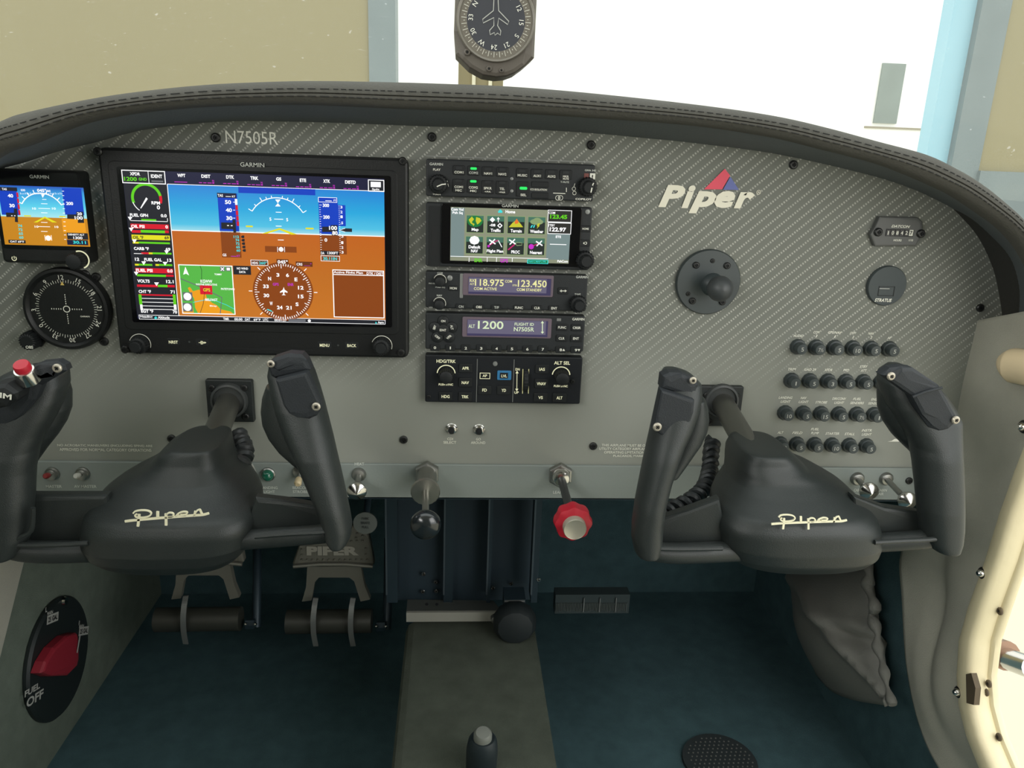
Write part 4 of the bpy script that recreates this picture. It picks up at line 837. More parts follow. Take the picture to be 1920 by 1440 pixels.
b = MB(); b.tx('Com Vol', 857.5, 392.5, 5.5, 23, Y2, .03); b.tx('Psh Sq', 858, 399.5, 6, 19, Y2, .03); b.tx('Home', 957, 397, 6, 18, Y2, .03); b.tx('ETE', 1047, 444, 4.6, 10, Y2, .03); b.rect(1031, 457.7, 1062, 459, Y2); b.tx('PshCom', 1055, 491-1, 4.5, 20, Y2, .03)
b.build('screen_lettering', WHT, SC)
b = MB(); b.poly([(934, 396), (938, 392.5), (942, 396), (942, 399), (934, 399)], Y2); b.build('home_mark', CYN, SC)
b = MB(); b.rect(1027, 394.5, 1072, 416.5, Y2-.0001, m=12); b.rect(1027, 418, 1071, 438.5, Y2-.0001, m=12); b.frame(1027, 394, 1072, 417, Y3, 1, 0); b.frame(1027, 417.5, 1071, 439, Y3, 1, 0)
b.tx('COM', 1035, 399, 4.6, 12, Y3, .02, m=0); b.tx('123.45', 1047.5, 406.5, 8, 32, Y3-.0001, .04, m=11); b.tx('STBY', 1034, 422.5, 4.6, 13, Y3, .02, m=0); b.tx('122.97', 1046, 430.5, 8.2, 31, Y3-.0001, .04, m=0)
b.build('frequency_boxes', NM, SC)
b = MB(); b.rect(844.5, 482.3, 1028, 483.3, Y2, m=0)
for u in (879, 913, 930.5, 960): b.rect(u, 483, u+1, 491, Y2, m=0)
b.tx('ENR', 897, 488, 7, 15, Y3, .03, m=11); b.tx('GPS', 945, 488.7, 7, 15, Y3, .03, m=7); b.rect(988.5, 487, 1028, 494.5, Y3, m=8); b.rect(990, 488, 1026.5, 493.5, Y3-.0001, m=4)
b.tx('NAV | MAP | FPL', 1008, 491, 3.4, 33, Y3-.0003, .02, m=8)
b.build('softkey_row', NM, SC)
b = MB(); b.tx('GARMIN', 956.5, 386, 5.5, 31, YR-.0026, .01); b.build('maker_lettering', GRP, t)
body(t, 'card_slot', 809, 424, 819, 479, YR-.0004, .0005, .001, .0001, BLK); body(t, 'slot_surround', 804, 380+6, 826, 500, YR-.0003, .0004, .0015, .0001, KEY)
key(t, 1098, 429, 20, 13, YR, 'HOME', 3.8, 12); o = key(t, 1096.5, 456, 20, 13, YR); b = MB(); b.poly([(1093, 456), (1096, 453.5), (1096, 458.5)], YR-.0014); b.arc(1098, 456, 2, -120, 120, 1, YR-.0014); b.build('button_mark', PRT, o)
b = MB(); b.lathe(at(1101.5, 397, YR), (0, -1, 0), [(0, .0026), (.0012, .0022), (.0014, .0003)], 16); b.build('light_sensor', SIL, t)
knob(t, 1096, 487, YR, .0088, .007, r2=.006, h2=.007)
# nav com radio
t = radio('nav_com_radio', 'black radio whose violet display reads two frequencies', 'radio', 509, 584, YR)
VD = em('716c84', .8); VD2 = em('4a446a', .7)
body(t, 'display_frame', 868, 512.5, 1036.5, 557.5, YR-.001, .0012, .0015, .0005, mat('mauve_lens_frame', (.16, .12, .15), .4))
b = MB(); b.rect(878.5, 521, 1033, 552.5, YR-.0014); b.build('display_glass', VD2, t)
b = MB(); b.rect(878.5, 522, 1025, 548.5, YR-.0016); SC = b.build('display_window', VD, t)
LC = em('e8e4a0', 1.05); b = MB()
for s_, u, v, h, w in (('RX', 885.5, 526, 5.5, 9), ('ACT', 885, 532.5, 3.6, 8), ('118.975', 917.5, 530, 13, 54), ('COM', 953.5, 527.5, 5, 13), ('STB', 965, 535, 3.2, 8), ('123.450', 998, 532, 13, 54), ('COM ACTIVE', 910, 541.5, 5.2, 43), ('COM STANDBY', 992.5, 543.5, 5.2, 47)): b.tx(s_, u, v, h, w, YR-.0019, .015)
b.build('display_lettering', LC, SC)
for s_, u, v, h, w in (('GARMIN', 1091.5, 519.5, 4.8, 23), ('COM', 825, 512, 3.6, 10), ('NAV', 824, 554, 3.6, 10), ('PWR VOL', 810, 531.5, 2.8, 12), ('VOL', 808, 576.5, 3, 8), ('PUSH SQ', 825.5, 539, 2.8, 18), ('PUSH ID', 825, 581, 2.8, 18), ('TUNE', 1083, 552, 3.6, 11)):
    b = MB(); b.tx(s_, u, v, h, w, YL); b.build('panel_lettering', GRP, t)
key(t, 850, 540.5, 17, 10, YR, 'MON', 4.4, 13); o = key(t, 1056, 545.5, 19, 13, YR); b = MB(); b.line([(1050, 545.5), (1062, 545.5)], YR-.0014, 1.2); b.poly([(1049, 545.5), (1053, 543), (1053, 548)], YR-.0014); b.poly([(1063, 545.5), (1059, 543), (1059, 548)], YR-.0014); b.build('button_mark', PRT, o)
for s_, u, v, w in (('C/N', 864.5, 575, 9), ('OBS', 898, 575.7, 11), ('T/F', 931, 576.5, 9), ('FUNC', 973, 577, 15), ('CLR', 1007, 577.5, 11), ('ENT', 1039, 578, 11)): key(t, u, v, 20, 10, YR, s_, 4.6, w, GRP if s_ in ('C/N', 'T/F') else PRT)
knob(t, 825, 526, YR, .0052, .009, ring=True); knob(t, 824, 569, YR, .0052, .009, ring=True); knob(t, 1083, 569, YR, .0085, .007, r2=.0055, h2=.007)
b = MB(); b.lathe(at(843.5, 521, YR), (0, -1, 0), [(0, .0028), (.001, .0025), (.0014, .001)], 18); b.build('light_sensor', SIL, t)
body(t, 'handle_slot', 862.5, 513, 868, 559, YR-.0005, .0006, .0008, .0002, SIL)
b = MB(); b.disc(952, 577.5, 2, YL); b.build('lock_hole', BLK, t)
# transponder
t = radio('transponder', 'black transponder whose violet display reads 1200', 'transponder', 586.5, 660, YR)
body(t, 'display_frame', 867, 594, 1033, 635, YR-.001, .0012, .0015, .0005, mat('mauve_lens_frame', (.16, .12, .15), .4))
b = MB(); b.rect(876, 600.5, 1027, 630.5, YR-.0014); b.build('display_glass', VD2, t)
b = MB(); b.rect(876.5, 601, 1023.5, 626.5, YR-.0016); SC = b.build('display_window', VD, t); b = MB()
for s_, u, v, h, w in (('ALT', 884.5, 611.5, 6.5, 12), ('1200', 920, 609.5, 15, 48), ('FLIGHT ID', 983, 608, 5.5, 36), ('N7505R', 982.5, 617.5, 8, 38)): b.tx(s_, u, v, h, w, YR-.0019, .015)
b.line([(1017, 604), (1017, 624)], YR-.0019, 1.6); b.poly([(1014, 606), (1017, 601.5), (1020, 606)], YR-.0019); b.poly([(1014, 622), (1017, 626), (1020, 622)], YR-.0019)
b.build('display_lettering', em('d8e8c0', 1.0), SC)
for k in range(8): key(t, 815.5+k*28.9, 652+k*.45, 18, 13, YR, str(k), 5, 4.5 if k != 1 else 2)
for s_, u, v, w in (('FUNC', 1054, 614, 15), ('CRSR', 1081.5, 614.7, 15), ('CLR', 1053, 634.5, 11), ('ENT', 1080, 634.8, 11), ('8▲', 1051.5, 656, 9), ('9▼', 1080, 656.5, 9)):
    if len(s_) == 2:
        o = key(t, u, v, 19, 13, YR, s_[0], 5, 4.5) ; b = MB(); b.poly([(u+3, v+2), (u+8, v+2), (u+5.5, v-2.5)] if s_[0] == '8' else [(u+3, v-2), (u+8, v-2), (u+5.5, v+2.5)], YR-.0014); b.build('button_mark', PRT, o)
    else: key(t, u, v, 20, 13, YR, s_, 4.6, w)
for s_, a_, w in (('ON', 90, 8), ('ALT', 18, 9), ('VFR', -50, 11), ('OFF', -130, 11), ('STY', 162, 9)):
    u = 831+cos(RD(a_))*17; v = 619-sin(RD(a_))*17
    b = MB(); b.lathe(at(u, v, YR), (0, -1, 0), [(0, .0056), (.0012, .0054), (.0015, .005)], 20); o = b.build('button', KEY, t)
    b = MB(); b.tx({'STY': 'SBY'}.get(s_, s_), u, v, 4.4, w, YR-.0017, .02, rot={90: 0, 18: -78, -50: 40, -130: -40, 162: 72}[a_]); b.build('button_lettering', PRT, o)
b = MB(); b.lathe(at(831, 619, YR), (0, -1, 0), [(0, .0058), (.0015, .0056), (.0018, .005)], 24); o = b.build('button', KEY, t); b = MB(); b.tx('IDNT', 830.5, 619, 4.4, 12, YR-.002, .02); b.build('button_lettering', PRT, o)
b = MB(); b.tx('GARMIN', 1084.5, 598.5, 4.8, 23, YL, .02); b.build('maker_lettering', PRT, t)
b = MB(); b.rect(1044, 597, 1052, 602, YL); b.build('photocell', SIL, t); b = MB(); b.disc(1034, 656, 2.4, YL); b.build('lock_hole', BLK, t)
# autopilot controller
t = radio('autopilot_controller', 'black autopilot control panel with one blue button below the radios', 'autopilot panel', 665, 758, YR+.001, mat('autopilot_face', (.009, .011, .014), .5, spec=.35, bump=.1, bscale=900))
YA = YR+.001
for s_, u, v, h, w in (('HDG/TRK', 836.5, 677.3, 6.2, 36), ('ALT SEL', 1054, 680.5, 6.4, 30), ('PUSH SYNC', 836, 721, 4, 27), ('PUSH SYNC', 1051.5, 724, 4, 26), ('DN', 970.5, 692.5, 4.6, 8), ('UP', 968.5, 736, 4.6, 8)):
    b = MB(); b.tx(s_, u, v, h, w, YA-.0003, .02); b.build('panel_lettering', LPR, t)
for s_, u, v, w in (('APR', 873, 690.5, 13), ('NAV', 872.5, 717.5, 13.5), ('HDG', 835.5, 743.5, 15), ('TRK', 872, 744, 13), ('FD', 908.5, 731.5, 8.5), ('YD', 944.5, 732, 8.5), ('IAS', 1016.5, 692.5, 10.5), ('VNAV', 1015, 719.5, 17), ('VS', 1013.5, 745.5, 8.5), ('ALT', 1049, 746, 11)): key(t, u, v, 25, 17, YA, s_, 5.6, w, LPR)
o = key(t, 909, 704.5, 21, 13, YA, 'AP', 5, 8.5, LPR); b = MB(); b.frame(899.5, 699, 919, 710.5, YA-.0014, 1.1); b.build('button_outline', LPR, o)
o = key(t, 945.5, 704, 26, 18, YA, None, m=mat('blue_key', (.035, .2, .42), .45), ); b = MB(); b.rect(937.5, 699, 952.5, 709.5, YA-.0016); b.build('button_window', BLK, o); b = MB(); b.tx('LVL', 945.3, 705, 5.2, 10.5, YA-.0018, .02); b.build('button_lettering', LPR, o)
o['label'] = 'light blue button'
b = MB(); b.rect(893.5, 673, 894.6, 754, YA-.0003); b.build('divider_line', SIL, t); b = MB(); b.rect(962, 674, 963.2, 754, YA-.0003); b.build('divider_line', SIL, t)
b = MB(); b.line([(969.5, 697), (969, 731)], YA-.0003, 1.1); b.poly([(966.5, 700), (969.5, 695), (972.5, 700)], YA-.0003); b.poly([(966, 729), (969, 733.5), (972, 729)], YA-.0003); b.build('arrow_mark', LPR, t)
c_ = at(985.5, 714, YA); b = MB(); P = []
b.lathe(c_+V((-.0028, .004, 0)), (1, 0, 0), [(0, .011), (.0008, .0125), (.0048, .0125), (.0056, .011)], 48, star=.02, nst=24); o = b.build('thumb_wheel', KEY, t)
b = MB()
for u in (980.5, 991.5): b.line([(u, 692), (u-.5, 716), (u-.8, 738)], YA-.0005, 1.3)
b.build('wheel_edge_lights', em('d8d49a', .8), t)
for u, v in ((836.5, 700), (1052, 703)):
    knob(t, u, v+2, YA, .0072, .013, knurl=.05); b = MB(); b.arc(u, v-1+2, 16.5, 5, 175, 1.8, YA-.0004, n=30); b.build('knob_ring', LPR, t)
b = MB(); b.lathe(at(928.5, 682, YA), (0, -1, 0), [(0, .0025), (.0008, .0022), (.001, .0005)], 16); b.build('light_sensor', SIL, t)
screw(t, 1073.5, 715, YA, .0022); screw(t, 804, 744, YA, .002)
# ================================================================ right-hand panel items
# ball mount
t = thing('ball_mount', 'round black ball mount disc with a rubber ball right of the radios', 'mount', at(1328, 585, 0))
c = at(1326, 528, 0); b = MB(); b.lathe(c, (0, -1, 0), [(0, .0325), (.0035, .0325), (.005, .0315), (.005, .0001)], 48); b.build('base_disc', BRK, t)
b = MB(); b.lathe(c+V((.004, 0, -.002)), (0, -1, 0), [(.004, .012), (.008, .0105), (.011, .006), (.016, .0055)], 24); b.build('neck', BRK, t)
b = MB(); P = [(.016+.0125*(1-cos(pi*k/12)), max(.0001, .0125*sin(pi*k/12))) for k in range(13)]; b.lathe(c+V((.004, 0, -.002)), (0, -1, 0), P, 28); b.build('rubber_ball', mat('ball_rubber', (.05, .056, .058), .45), t)
for u, v in ((1305, 497), (1363, 498), (1298, 564), (1354, 566), (1336, 489), (1290, 551), (1366, 553)): screw(t, u, v, -.005, .0034 if v not in (489, 551, 553) else .0022)
# hour meter
t = thing('hour_meter', 'small grey hour meter with a white number drum at upper right', 'meter', at(1684, 465, 0))
b = MB(); b.prism([at(u, v, -.006) for u, v in [(1650, 406), (1722, 408), (1730, 416), (1732, 438), (1718, 461), (1641, 462), (1632, 440), (1641, 425)]], (0, .006, 0), bev=.001); b.build('case', mat('meter_grey', (.1, .104, .1), .45, bump=.1), t)
b = MB(); b.rect(1661, 430, 1713, 443.5, -.0065); w_ = b.build('number_window', BLK, t)
for k, s_ in enumerate('108427'):
    b = MB(); b.rect(1662+k*8.6, 431, 1669+k*8.6, 442.5, -.0068, .002); d_ = b.build('number_wheel', mat('wheel_black', (.03, .03, .03), .4) if k < 5 else PRT, t)
    b = MB(); b.tx(s_, 1665.5+k*8.6, 436.7, 7, 4.4 if k else 1.8, -.0072, .02); b.build('numeral', PRT if k < 5 else BLK, d_)
b = MB(); b.tx('DATCON', 1689, 424.5, 5, 35, -.0062, .03, .3); b.build('maker_lettering', PRT, t)
b = MB(); b.tx('HOURS', 1683, 450.5, 4, 15, -.0062, .02); b.build('caption_lettering', PRT, t); b = MB(); b.tx('1/10', 1708, 450.5, 4, 8, -.0062, .02); b.build('caption_lettering', PRT, t)
screw(t, 1646, 435, -.006, .0042); screw(t, 1726, 438, -.006, .0042)
# usb charger
t = thing('usb_charger', 'round black charging port cover below the hour meter', 'charger', at(1660, 573, 0))
c = at(1660, 535, 0); b = MB(); b.lathe(c, (0, -1, 0), [(0, .0203), (.003, .0203), (.0042, .0195), (.0045, .0001)], 44); b.build('cover', mat('charger_plastic', (.05, .064, .067), .55), t)
b = MB(); b.rect(1649, 540.5, 1668, 542, -.0049, .0004); b.build('port_slit', SIL, t)
b = MB(); b.frame(1647, 537, 1677, 555, -.0048, 1.0); b.build('lid_groove', BLK, t)
b = MB(); b.tx('STRATUS', 1656, 563, 6.4, 32, -.0048, .03, .25); b.build('maker_lettering', PRT, t)
# circuit breakers
WHERE = ['top row of breakers', 'second row of breakers', 'third row of breakers', 'bottom row of breakers']
for ri, (pp, nm, rt) in enumerate(ROWS):
    for ci, ((u, v), s_, r_) in enumerate(zip(pp, nm, rt)):
        c = at(u, v, 0); alt = (ri == 3 and ci == 0)
        t = thing('circuit_breaker', 'round black circuit breaker under the print %s, %s' % (s_.replace('|', ' ').replace('/', ' '), WHERE[ri]), 'circuit breaker', c+V((0, 0, -.008)), 'push-button circuit breakers on the right of the panel')
        b = MB(); b.lathe(c, (0, -1, 0), [(0, .0082), (.002, .0082), (.003, .0078), (.0044, .0074), (.0046, .006)], 24, star=.02, nst=12); b.build('collar', BRK, t)
        b = MB(); b.lathe(c, (0, -1, 0), [(.003, .0058), (.0115, .0058), (.0126, .0052), (.0128, .0001)], 20); o = b.build('button', BRK, t)
        if alt:
            b = MB(); b.lathe(c, (0, -1, 0), [(.0044, .0056), (.0075, .0054), (.0078, .005)], 24); b.build('silver_ring', CHR, t, label='chrome ring')
        b = MB(); b.txt3(r_, c+V((0, -.0131, 0)), V((1, 0, 0)), V((0, 0, 1)), .0042, (.0013 if r_ == '1' else {1: .0028, 2: .005}[len(r_)]), .01); b.build('rating_lettering', PRTD, o)
# push buttons
for (u, v, w) in ((846.5, 803.5, 'CDI SELECT'), (898, 805, 'GO AROUND')):
    t = thing('push_button', 'small chrome push button with black cap above the print '+w, 'push button', at(u, v+8, 0), 'chrome push buttons below the radios'); c = at(u, v, 0)
    b = MB(); b.lathe(c, (0, -1, 0), [(0, .0062), (.001, .0062), (.0018, .0052), (.004, .0048), (.0045, .0036)], 24); b.build('chrome_collar', CHR, t)
    b = MB(); b.lathe(c, (0, -1, 0), [(.003, .0032), (.008, .0032), (.009, .0026), (.0092, .0001)], 18); b.build('button', KEY, t)
# toggles
def toggle(label, u, v, u2, v2, Yt, m, name='toggle_switch', rt=.003, grp=None):
    c = at(u, v, -.004); t = thing(name, label, 'switch', c+V((0, 0, -.006)), grp)
    b = MB(); b.lathe(c, (0, -1, 0), [(0, .0072), (.002, .0072), (.0024, .006), (.005, .0056), (.0056, .0042)], 24); b.build('bushing', STL, t)
    e_ = at(u2, v2, Yt); b = MB(); b.tube([c+V((0, -.003, 0)), c.lerp(e_, .5), e_], [.0016, .0019, .0024], 12); l_ = b.build('lever', STL, t)
    d_ = (e_-c).normalized(); b = MB(); b.tube([c.lerp(e_, .55), c.lerp(e_, .62), e_-d_*.001, e_+d_*.001], [rt*.7, rt*.9, rt, rt*.6], 14); b.build('cap', m, l_); return t
toggle('red tipped toggle switch above the print MASTER', 99, 888, 85, 893, -.022, mat('dull_red', (.22, .02, .02), .4), grp='toggle switches on the lower strip')
toggle('pale tipped toggle switch above the print AV MASTER', 156, 888, 142, 893, -.022, mat('pale_tip', (.55, .55, .5), .35), grp='toggle switches on the lower strip')
toggle('cream tipped toggle switch above the print BEACON STROBE', 563, 884, 558, 908, -.024, mat('cream_tip', (.62, .5, .3), .4), rt=.0038, grp='toggle switches on the lower strip')
c = at(503, 889, -.004); t = thing('indicator_lamp', 'round green glass lamp above the print LANDING LIGHT', 'lamp', c+V((0, 0, -.007)))
b = MB(); b.lathe(c, (0, -1, 0), [(0, .0074), (.002, .0074), (.003, .0064), (.003, .005)], 24); b.build('bezel_ring', STL, t)
b = MB(); b.lathe(c, (0, -1, 0), [(.002, .0062), (.005, .0058), (.008, .0042), (.0093, .002), (.0095, .0001)], 24); b.build('lens', mat('green_lens', (.01, .12, .07), .12, coat=.6), t)
# heat knob
def pull(label, u, v, u2, v2, Yk, r, cone, name='pull_knob'):
    c = at(u, v, -.004); e_ = at(u2, v2, Yk); t = thing(name, label, 'knob', c+V((0, 0, -.007)), 'chrome pull knobs along the lower strip'); d_ = (e_-c).normalized()
    b = MB(); b.lathe(c, (0, -1, 0), [(0, .0075), (.002, .0075), (.004, .006), (.0045, .004)], 6 if name != 'pull_knob' else 24); b.build('bushing', STL, t)
    b = MB(); b.tube([c, c.lerp(e_, .5), e_], .003, 14); b.build('shaft', STL, t)
    b = MB(); b.lathe(e_-d_*.012, d_, [(0, .004), (.002, r*.6), (.006, r*.72), (.0095, r), (.012, r), (.013, r*.9)]+([(.014, r*.75), (.017, r*.3), (.0185, .0001)] if cone else [(.0132, r*.8), (.0138, .0001)]), 30); b.build('chrome_knob', CHR, t); return t
pull('polished pull knob with a pointed face below the print HEAT', 673, 889, 669, 922, -.036, .0098, True)
pull('polished pull knob left of two at the right end of the strip', 1607, 897, 1630, 922, -.036, .0098, True)
pull('polished pull knob right of two at the right end of the strip', 1661, 897, 1702, 940, -.055, .0098, True)
# throttle and mixture
def hexnut(t, c, r, h, name='hex_nut', y0=0):
    b = MB(); P = [c+V((cos(RD(60*k+30))*r, -y0-h, sin(RD(60*k+30))*r)) for k in range(6)]; b.prism(P, (0, h, 0), bev=.0012); b.build(name, STL, t)
c = at(801, 886, -.004); t = thing('throttle_control', 'black throttle plunger with steel friction disc in the middle of the strip', 'control', c+V((0, 0, -.01)))
hexnut(t, c, .0135, .008); b = MB(); b.lathe(c, (0, -1, 0), [(.008, .0105), (.042, .0105), (.044, .009)], 28); b.build('barrel', STL, t)
d_ = (at(801, 922, -.045)-c); cc = c+V((0, -.044, -.0)); b = MB(); b.lathe(cc, (0, -1, 0), [(0, .0135), (.003, .0145), (.005, .0135), (.0055, .004)], 40, star=.012, nst=20); b.build('friction_disc', mat('brushed_disc', (.42, .41, .36), .3, .9), t)
e_ = at(798, 978, -.115); b = MB(); b.tube([cc, cc.lerp(e_, .5), e_], .0033, 14); b.build('shaft', STL, t)
d_ = (e_-cc).normalized(); b = MB(); P = [(-.006, .0045), (-.003, .008), (.001, .0128), (.005, .0142), (.009, .0135), (.0125, .0105), (.0145, .006), (.015, .0001)]; b.lathe(e_, d_, P, 32); b.build('knob', mat('glossy_black_knob', (.012, .016, .018), .18, coat=.5), t)
c = at(1050, 889, -.004); t = thing('mixture_control', 'red mixture knob with cream centre button on the lower strip', 'control', c+V((0, 0, -.01)))
hexnut(t, c, .0135, .007); b = MB(); b.lathe(c, (0, -1, 0), [(.006, .0095), (.012, .009), (.014, .0078), (.015, .005)], 28); b.build('collar', CHR, t)
e_ = at(1073, 974, -.098); b = MB(); b.tube([c, c.lerp(e_, .5), e_], .0042, 14); b.build('shaft', mat('black_sleeve', (.03, .033, .033), .4), t)
d_ = (e_-c).normalized(); b = MB(); b.lathe(e_-d_*.016, d_, [(0, .0075), (.004, .0095), (.008, .0112), (.012, .0165), (.019, .0178), (.025, .0168), (.0275, .012), (.028, .009)], 40, star=.05, nst=8); b.build('knob', RED, t)
b = MB(); b.lathe(e_-d_*.016, d_, [(.026, .0108), (.034, .0108), (.035, .0102), (.0345, .0094), (.0345, .0001)], 32); b.build('center_button', mat('cream_button', (.5, .47, .38), .35, .4), t)
# ================================================================ control yokes
def resamp(tab, keys):
    """tab: rows (v, a, b, ...) linear interpolation at the v values of keys"""
    out = []
    for v in keys:
        for i in range(len(tab)-1):
            if tab[i][0] <= v <= tab[i+1][0]:
                k = (v-tab[i][0])/(tab[i+1][0]-tab[i][0]); out.append((v,)+tuple(x+(y-x)*k for x, y in zip(tab[i][1:], tab[i+1][1:]))); break
    return out
def slicer(LR, prof, step=8):
    """LR: (v, left, right); prof: (v, front Y, back Y, exponent)"""
    v0, v1 = LR[0][0], LR[-1][0]; n = max(2, int((v1-v0)/step)); keys = [v0+(v1-v0)*k/n for k in range(n+1)]
    keys = sorted(set(keys) | {r[0] for r in LR})
    A_ = resamp(LR, keys); P_ = resamp(prof, keys)
    return [(a[0], a[1], a[2], (p[1]+p[2])/2, abs(p[2]-p[1])/2, p[3]) for a, p in zip(A_, P_)]
PIPER = [([(180, 950), (300, 936), (560, 914), (860, 891), (960, 884), (1020, 868)], 22),
         ([(322, 878), (318, 930), (310, 1000)], 24), ([(262, 870), (285, 848), (345, 838), (410, 843), (442, 864), (430, 892), (385, 908), (330, 912), (292, 905), (282, 886), (300, 876)], 15),
         ([(508, 850), (508, 912)], 26), ([(590, 872), (592, 930), (592, 990)], 24), ([(592, 884), (620, 864), (655, 866), (668, 885), (650, 904), (612, 906)], 15),
         ([(690, 900), (712, 872), (760, 853), (804, 858), (790, 878), (735, 884)], 15), ([(712, 886), (745, 896), (790, 892)], 12),
         ([(872, 900), (880, 870), (884, 846)], 20), ([(886, 866), (904, 840), (934, 830)], 15), ([(930, 830), (942, 858), (956, 884)], 18)]
def yoke(label, hubLR, hubprof, horns, bars, ridges, shaft, plate, emb, extra):
    c = at(*shaft[0]); t = thing('control_yoke', label, 'control yoke', c)
    b = MB(); b.tube([at(*p) for p in shaft], .0115, 22); b.build('shaft', mat('dull_steel_shaft', (.2, .2, .18), .38, .85), t)
    b = MB(); b.slices(slicer(hubLR, hubprof), 1, 40); h_ = b.build('hub', YOKE, t, sub=1)
    if emb:
        b = MB(); u0, v0, sc, sk, Ye = emb
        for pts, w in PIPER:
            q = []
            for x, y in pts:
                U = (x/5.333+200-233.7)*sc; Q = (y/5.333+800-978)*sc
                q.append(at(u0+U, v0+Q+U*sk, Ye))
            if len(q) > 2: q = spl(q, 3)
            b.ribbon(q, w/5.333*.00041*.5*sc, V((0, -1, 0)), None, .0012)
        b.build('emblem', CRM, h_)
    for nm, LR, pr_ in horns:
        b = MB(); b.slices(slicer(LR, pr_), 1, 28); b.build(nm, YOKE, t, sub=1)
    for pts, yf, yb in bars:
        b = MB(); b.prism([at(u, v, yf) for u, v in pts], (0, yb-yf, 0), bev=.003); b.build('crossbar', YOKE, t)
    for P_ in extra:
        b = MB(); b.tube(spl([at(u, v, Y) for u, v, Y, r in P_], 5), [P_[min(len(P_)-1, i//5)][3]+(P_[min(len(P_)-1, i//5+1)][3]-P_[min(len(P_)-1, i//5)][3])*(i % 5)/5 for i in range((len(P_)-1)*5+1)], 20); b.build('lower_bar', YOKE, t)
    for pts, Y, w in ridges:
        b = MB(); b.tube(spl([at(u, v, Y) for u, v in pts], 5), w, 8); b.build('crossbar_ridge', YOKE, t)
    return t
HP = [(815, -.140, -.07, 3.2), (850, -.144, -.07, 3.2), (880, -.153, -.072, 3), (900, -.164, -.075, 2.8), (920, -.176, -.08, 2.8), (940, -.186, -.09, 3), (965, -.190, -.1, 3.2), (1000, -.190, -.1, 3.2), (1025, -.184, -.105, 3), (1045, -.170, -.11, 2.6), (1062, -.150, -.12, 2.4)]
# left yoke
Lhub = [(823, 331, 425), (834, 312, 428), (845, 303, 431), (856, 292, 434), (869, 273, 444), (881, 247, 459), (897, 219, 471), (911, 200, 480), (930, 184, 487), (950, 172, 488), (975, 165, 485), (1000, 167, 476), (1020, 174, 466), (1037, 187, 450), (1048, 205, 435), (1056, 240, 400)]
GP = [(640, -.150, -.118, 3.2), (690, -.158, -.12, 3.2), (760, -.172, -.128, 2.6), (850, -.184, -.142, 2.2), (950, -.190, -.152, 2.2), (1060, -.192, -.155, 2.4)]
WP = [(640, -.14, -.125, 2), (720, -.15, -.12, 2), (800, -.155, -.12, 2), (900, -.16, -.135, 2), (1060, -.16, -.14, 2)]
LhR = [(668, 522, 572), (676, 508, 578), (700, 504, 590), (730, 509, 600), (760, 516, 609), (790, 525, 617), (820, 536, 625), (850, 549, 632), (880, 563, 639), (920, 580, 648), (960, 598, 656), (985, 606, 660), (1003, 610, 658), (1014, 618, 652)]
LwR = [(722, 500, 540), (745, 492, 560), (770, 489, 575), (795, 492, 590), (820, 503, 600), (845, 522, 605), (865, 545, 610), (880, 565, 615), (905, 578, 622)]
LhL = [(690, 40, 118), (700, 10, 123), (720, -20, 126), (750, -40, 118), (780, -48, 104), (810, -50, 86), (840, -50, 72), (880, -48, 64), (930, -40, 62), (970, -34, 58), (1005, -20, 54), (1035, -8, 40)]
LwL = [(708, 70, 124), (735, 60, 133), (765, 50, 133), (790, 40, 124), (815, 30, 108), (840, 20, 88), (862, 10, 72), (880, 5, 60)]
t = yoke('left black control yoke with a red button on its horn', Lhub, HP,
    [('grip_horn', LhR, GP), ('thumb_rest', LwR, WP), ('grip_horn', LhL, GP), ('thumb_rest', LwL, WP)],
    [([(478, 934), (530, 940), (600, 952), (640, 1005), (560, 1020), (450, 1030)], -.160, -.15), ([(200, 930), (56, 930), (30, 1010), (20, 1030), (100, 1040), (210, 1040)], -.160, -.15)],
    [([(478, 1006), (540, 1001), (600, 998), (622, 995)], -.184, .0022), ([(12, 1021), (60, 1022), (120, 1021), (166, 1018)], -.182, .0022), ([(12, 1021), (36, 1008), (58, 996), (62, 970), (62, 952)], -.183, .0018)],
    [(430, 751, .0), (410, 800, -.055), (390, 848, -.105)], None, (233.7, 978, 1, 0, -.1905), [[(400, 1016, -.160, .0085), (540, 1006, -.170, .0082), (610, 1000, -.172, .008), (636, 992, -.172, .008)], [(250, 1030, -.160, .0095), (100, 1035, -.170, .0092), (40, 1032, -.172, .009), (10, 1022, -.172, .009)]])
# cap plates and screws of the left yoke's right horn
HSC = mat('horn_screw', (.5, .46, .38), .4, .6)
def cap(t, pts, Y, d=.008, bev=.002, m=YCAP, name='horn_cap'):
    b = MB(); b.prism([at(u, v, Y) for u, v in pts], (0, d, 0), bev=bev); return b.build(name, m, t)
cap(t, [(516, 713), (574, 699), (600, 755), (601, 768), (594, 780), (578, 787), (556, 786), (541, 776), (531, 762)], -.1735, .010)
cap(t, [(500, 684), (512, 673), (540, 664), (565, 666), (574, 676), (582, 694), (574, 698), (515, 711), (507, 706)], -.164, .014, .003)
screw(t, 593, 762, -.1742, .0034, HSC); screw(t, 508, 682, -.165, .003, HSC)
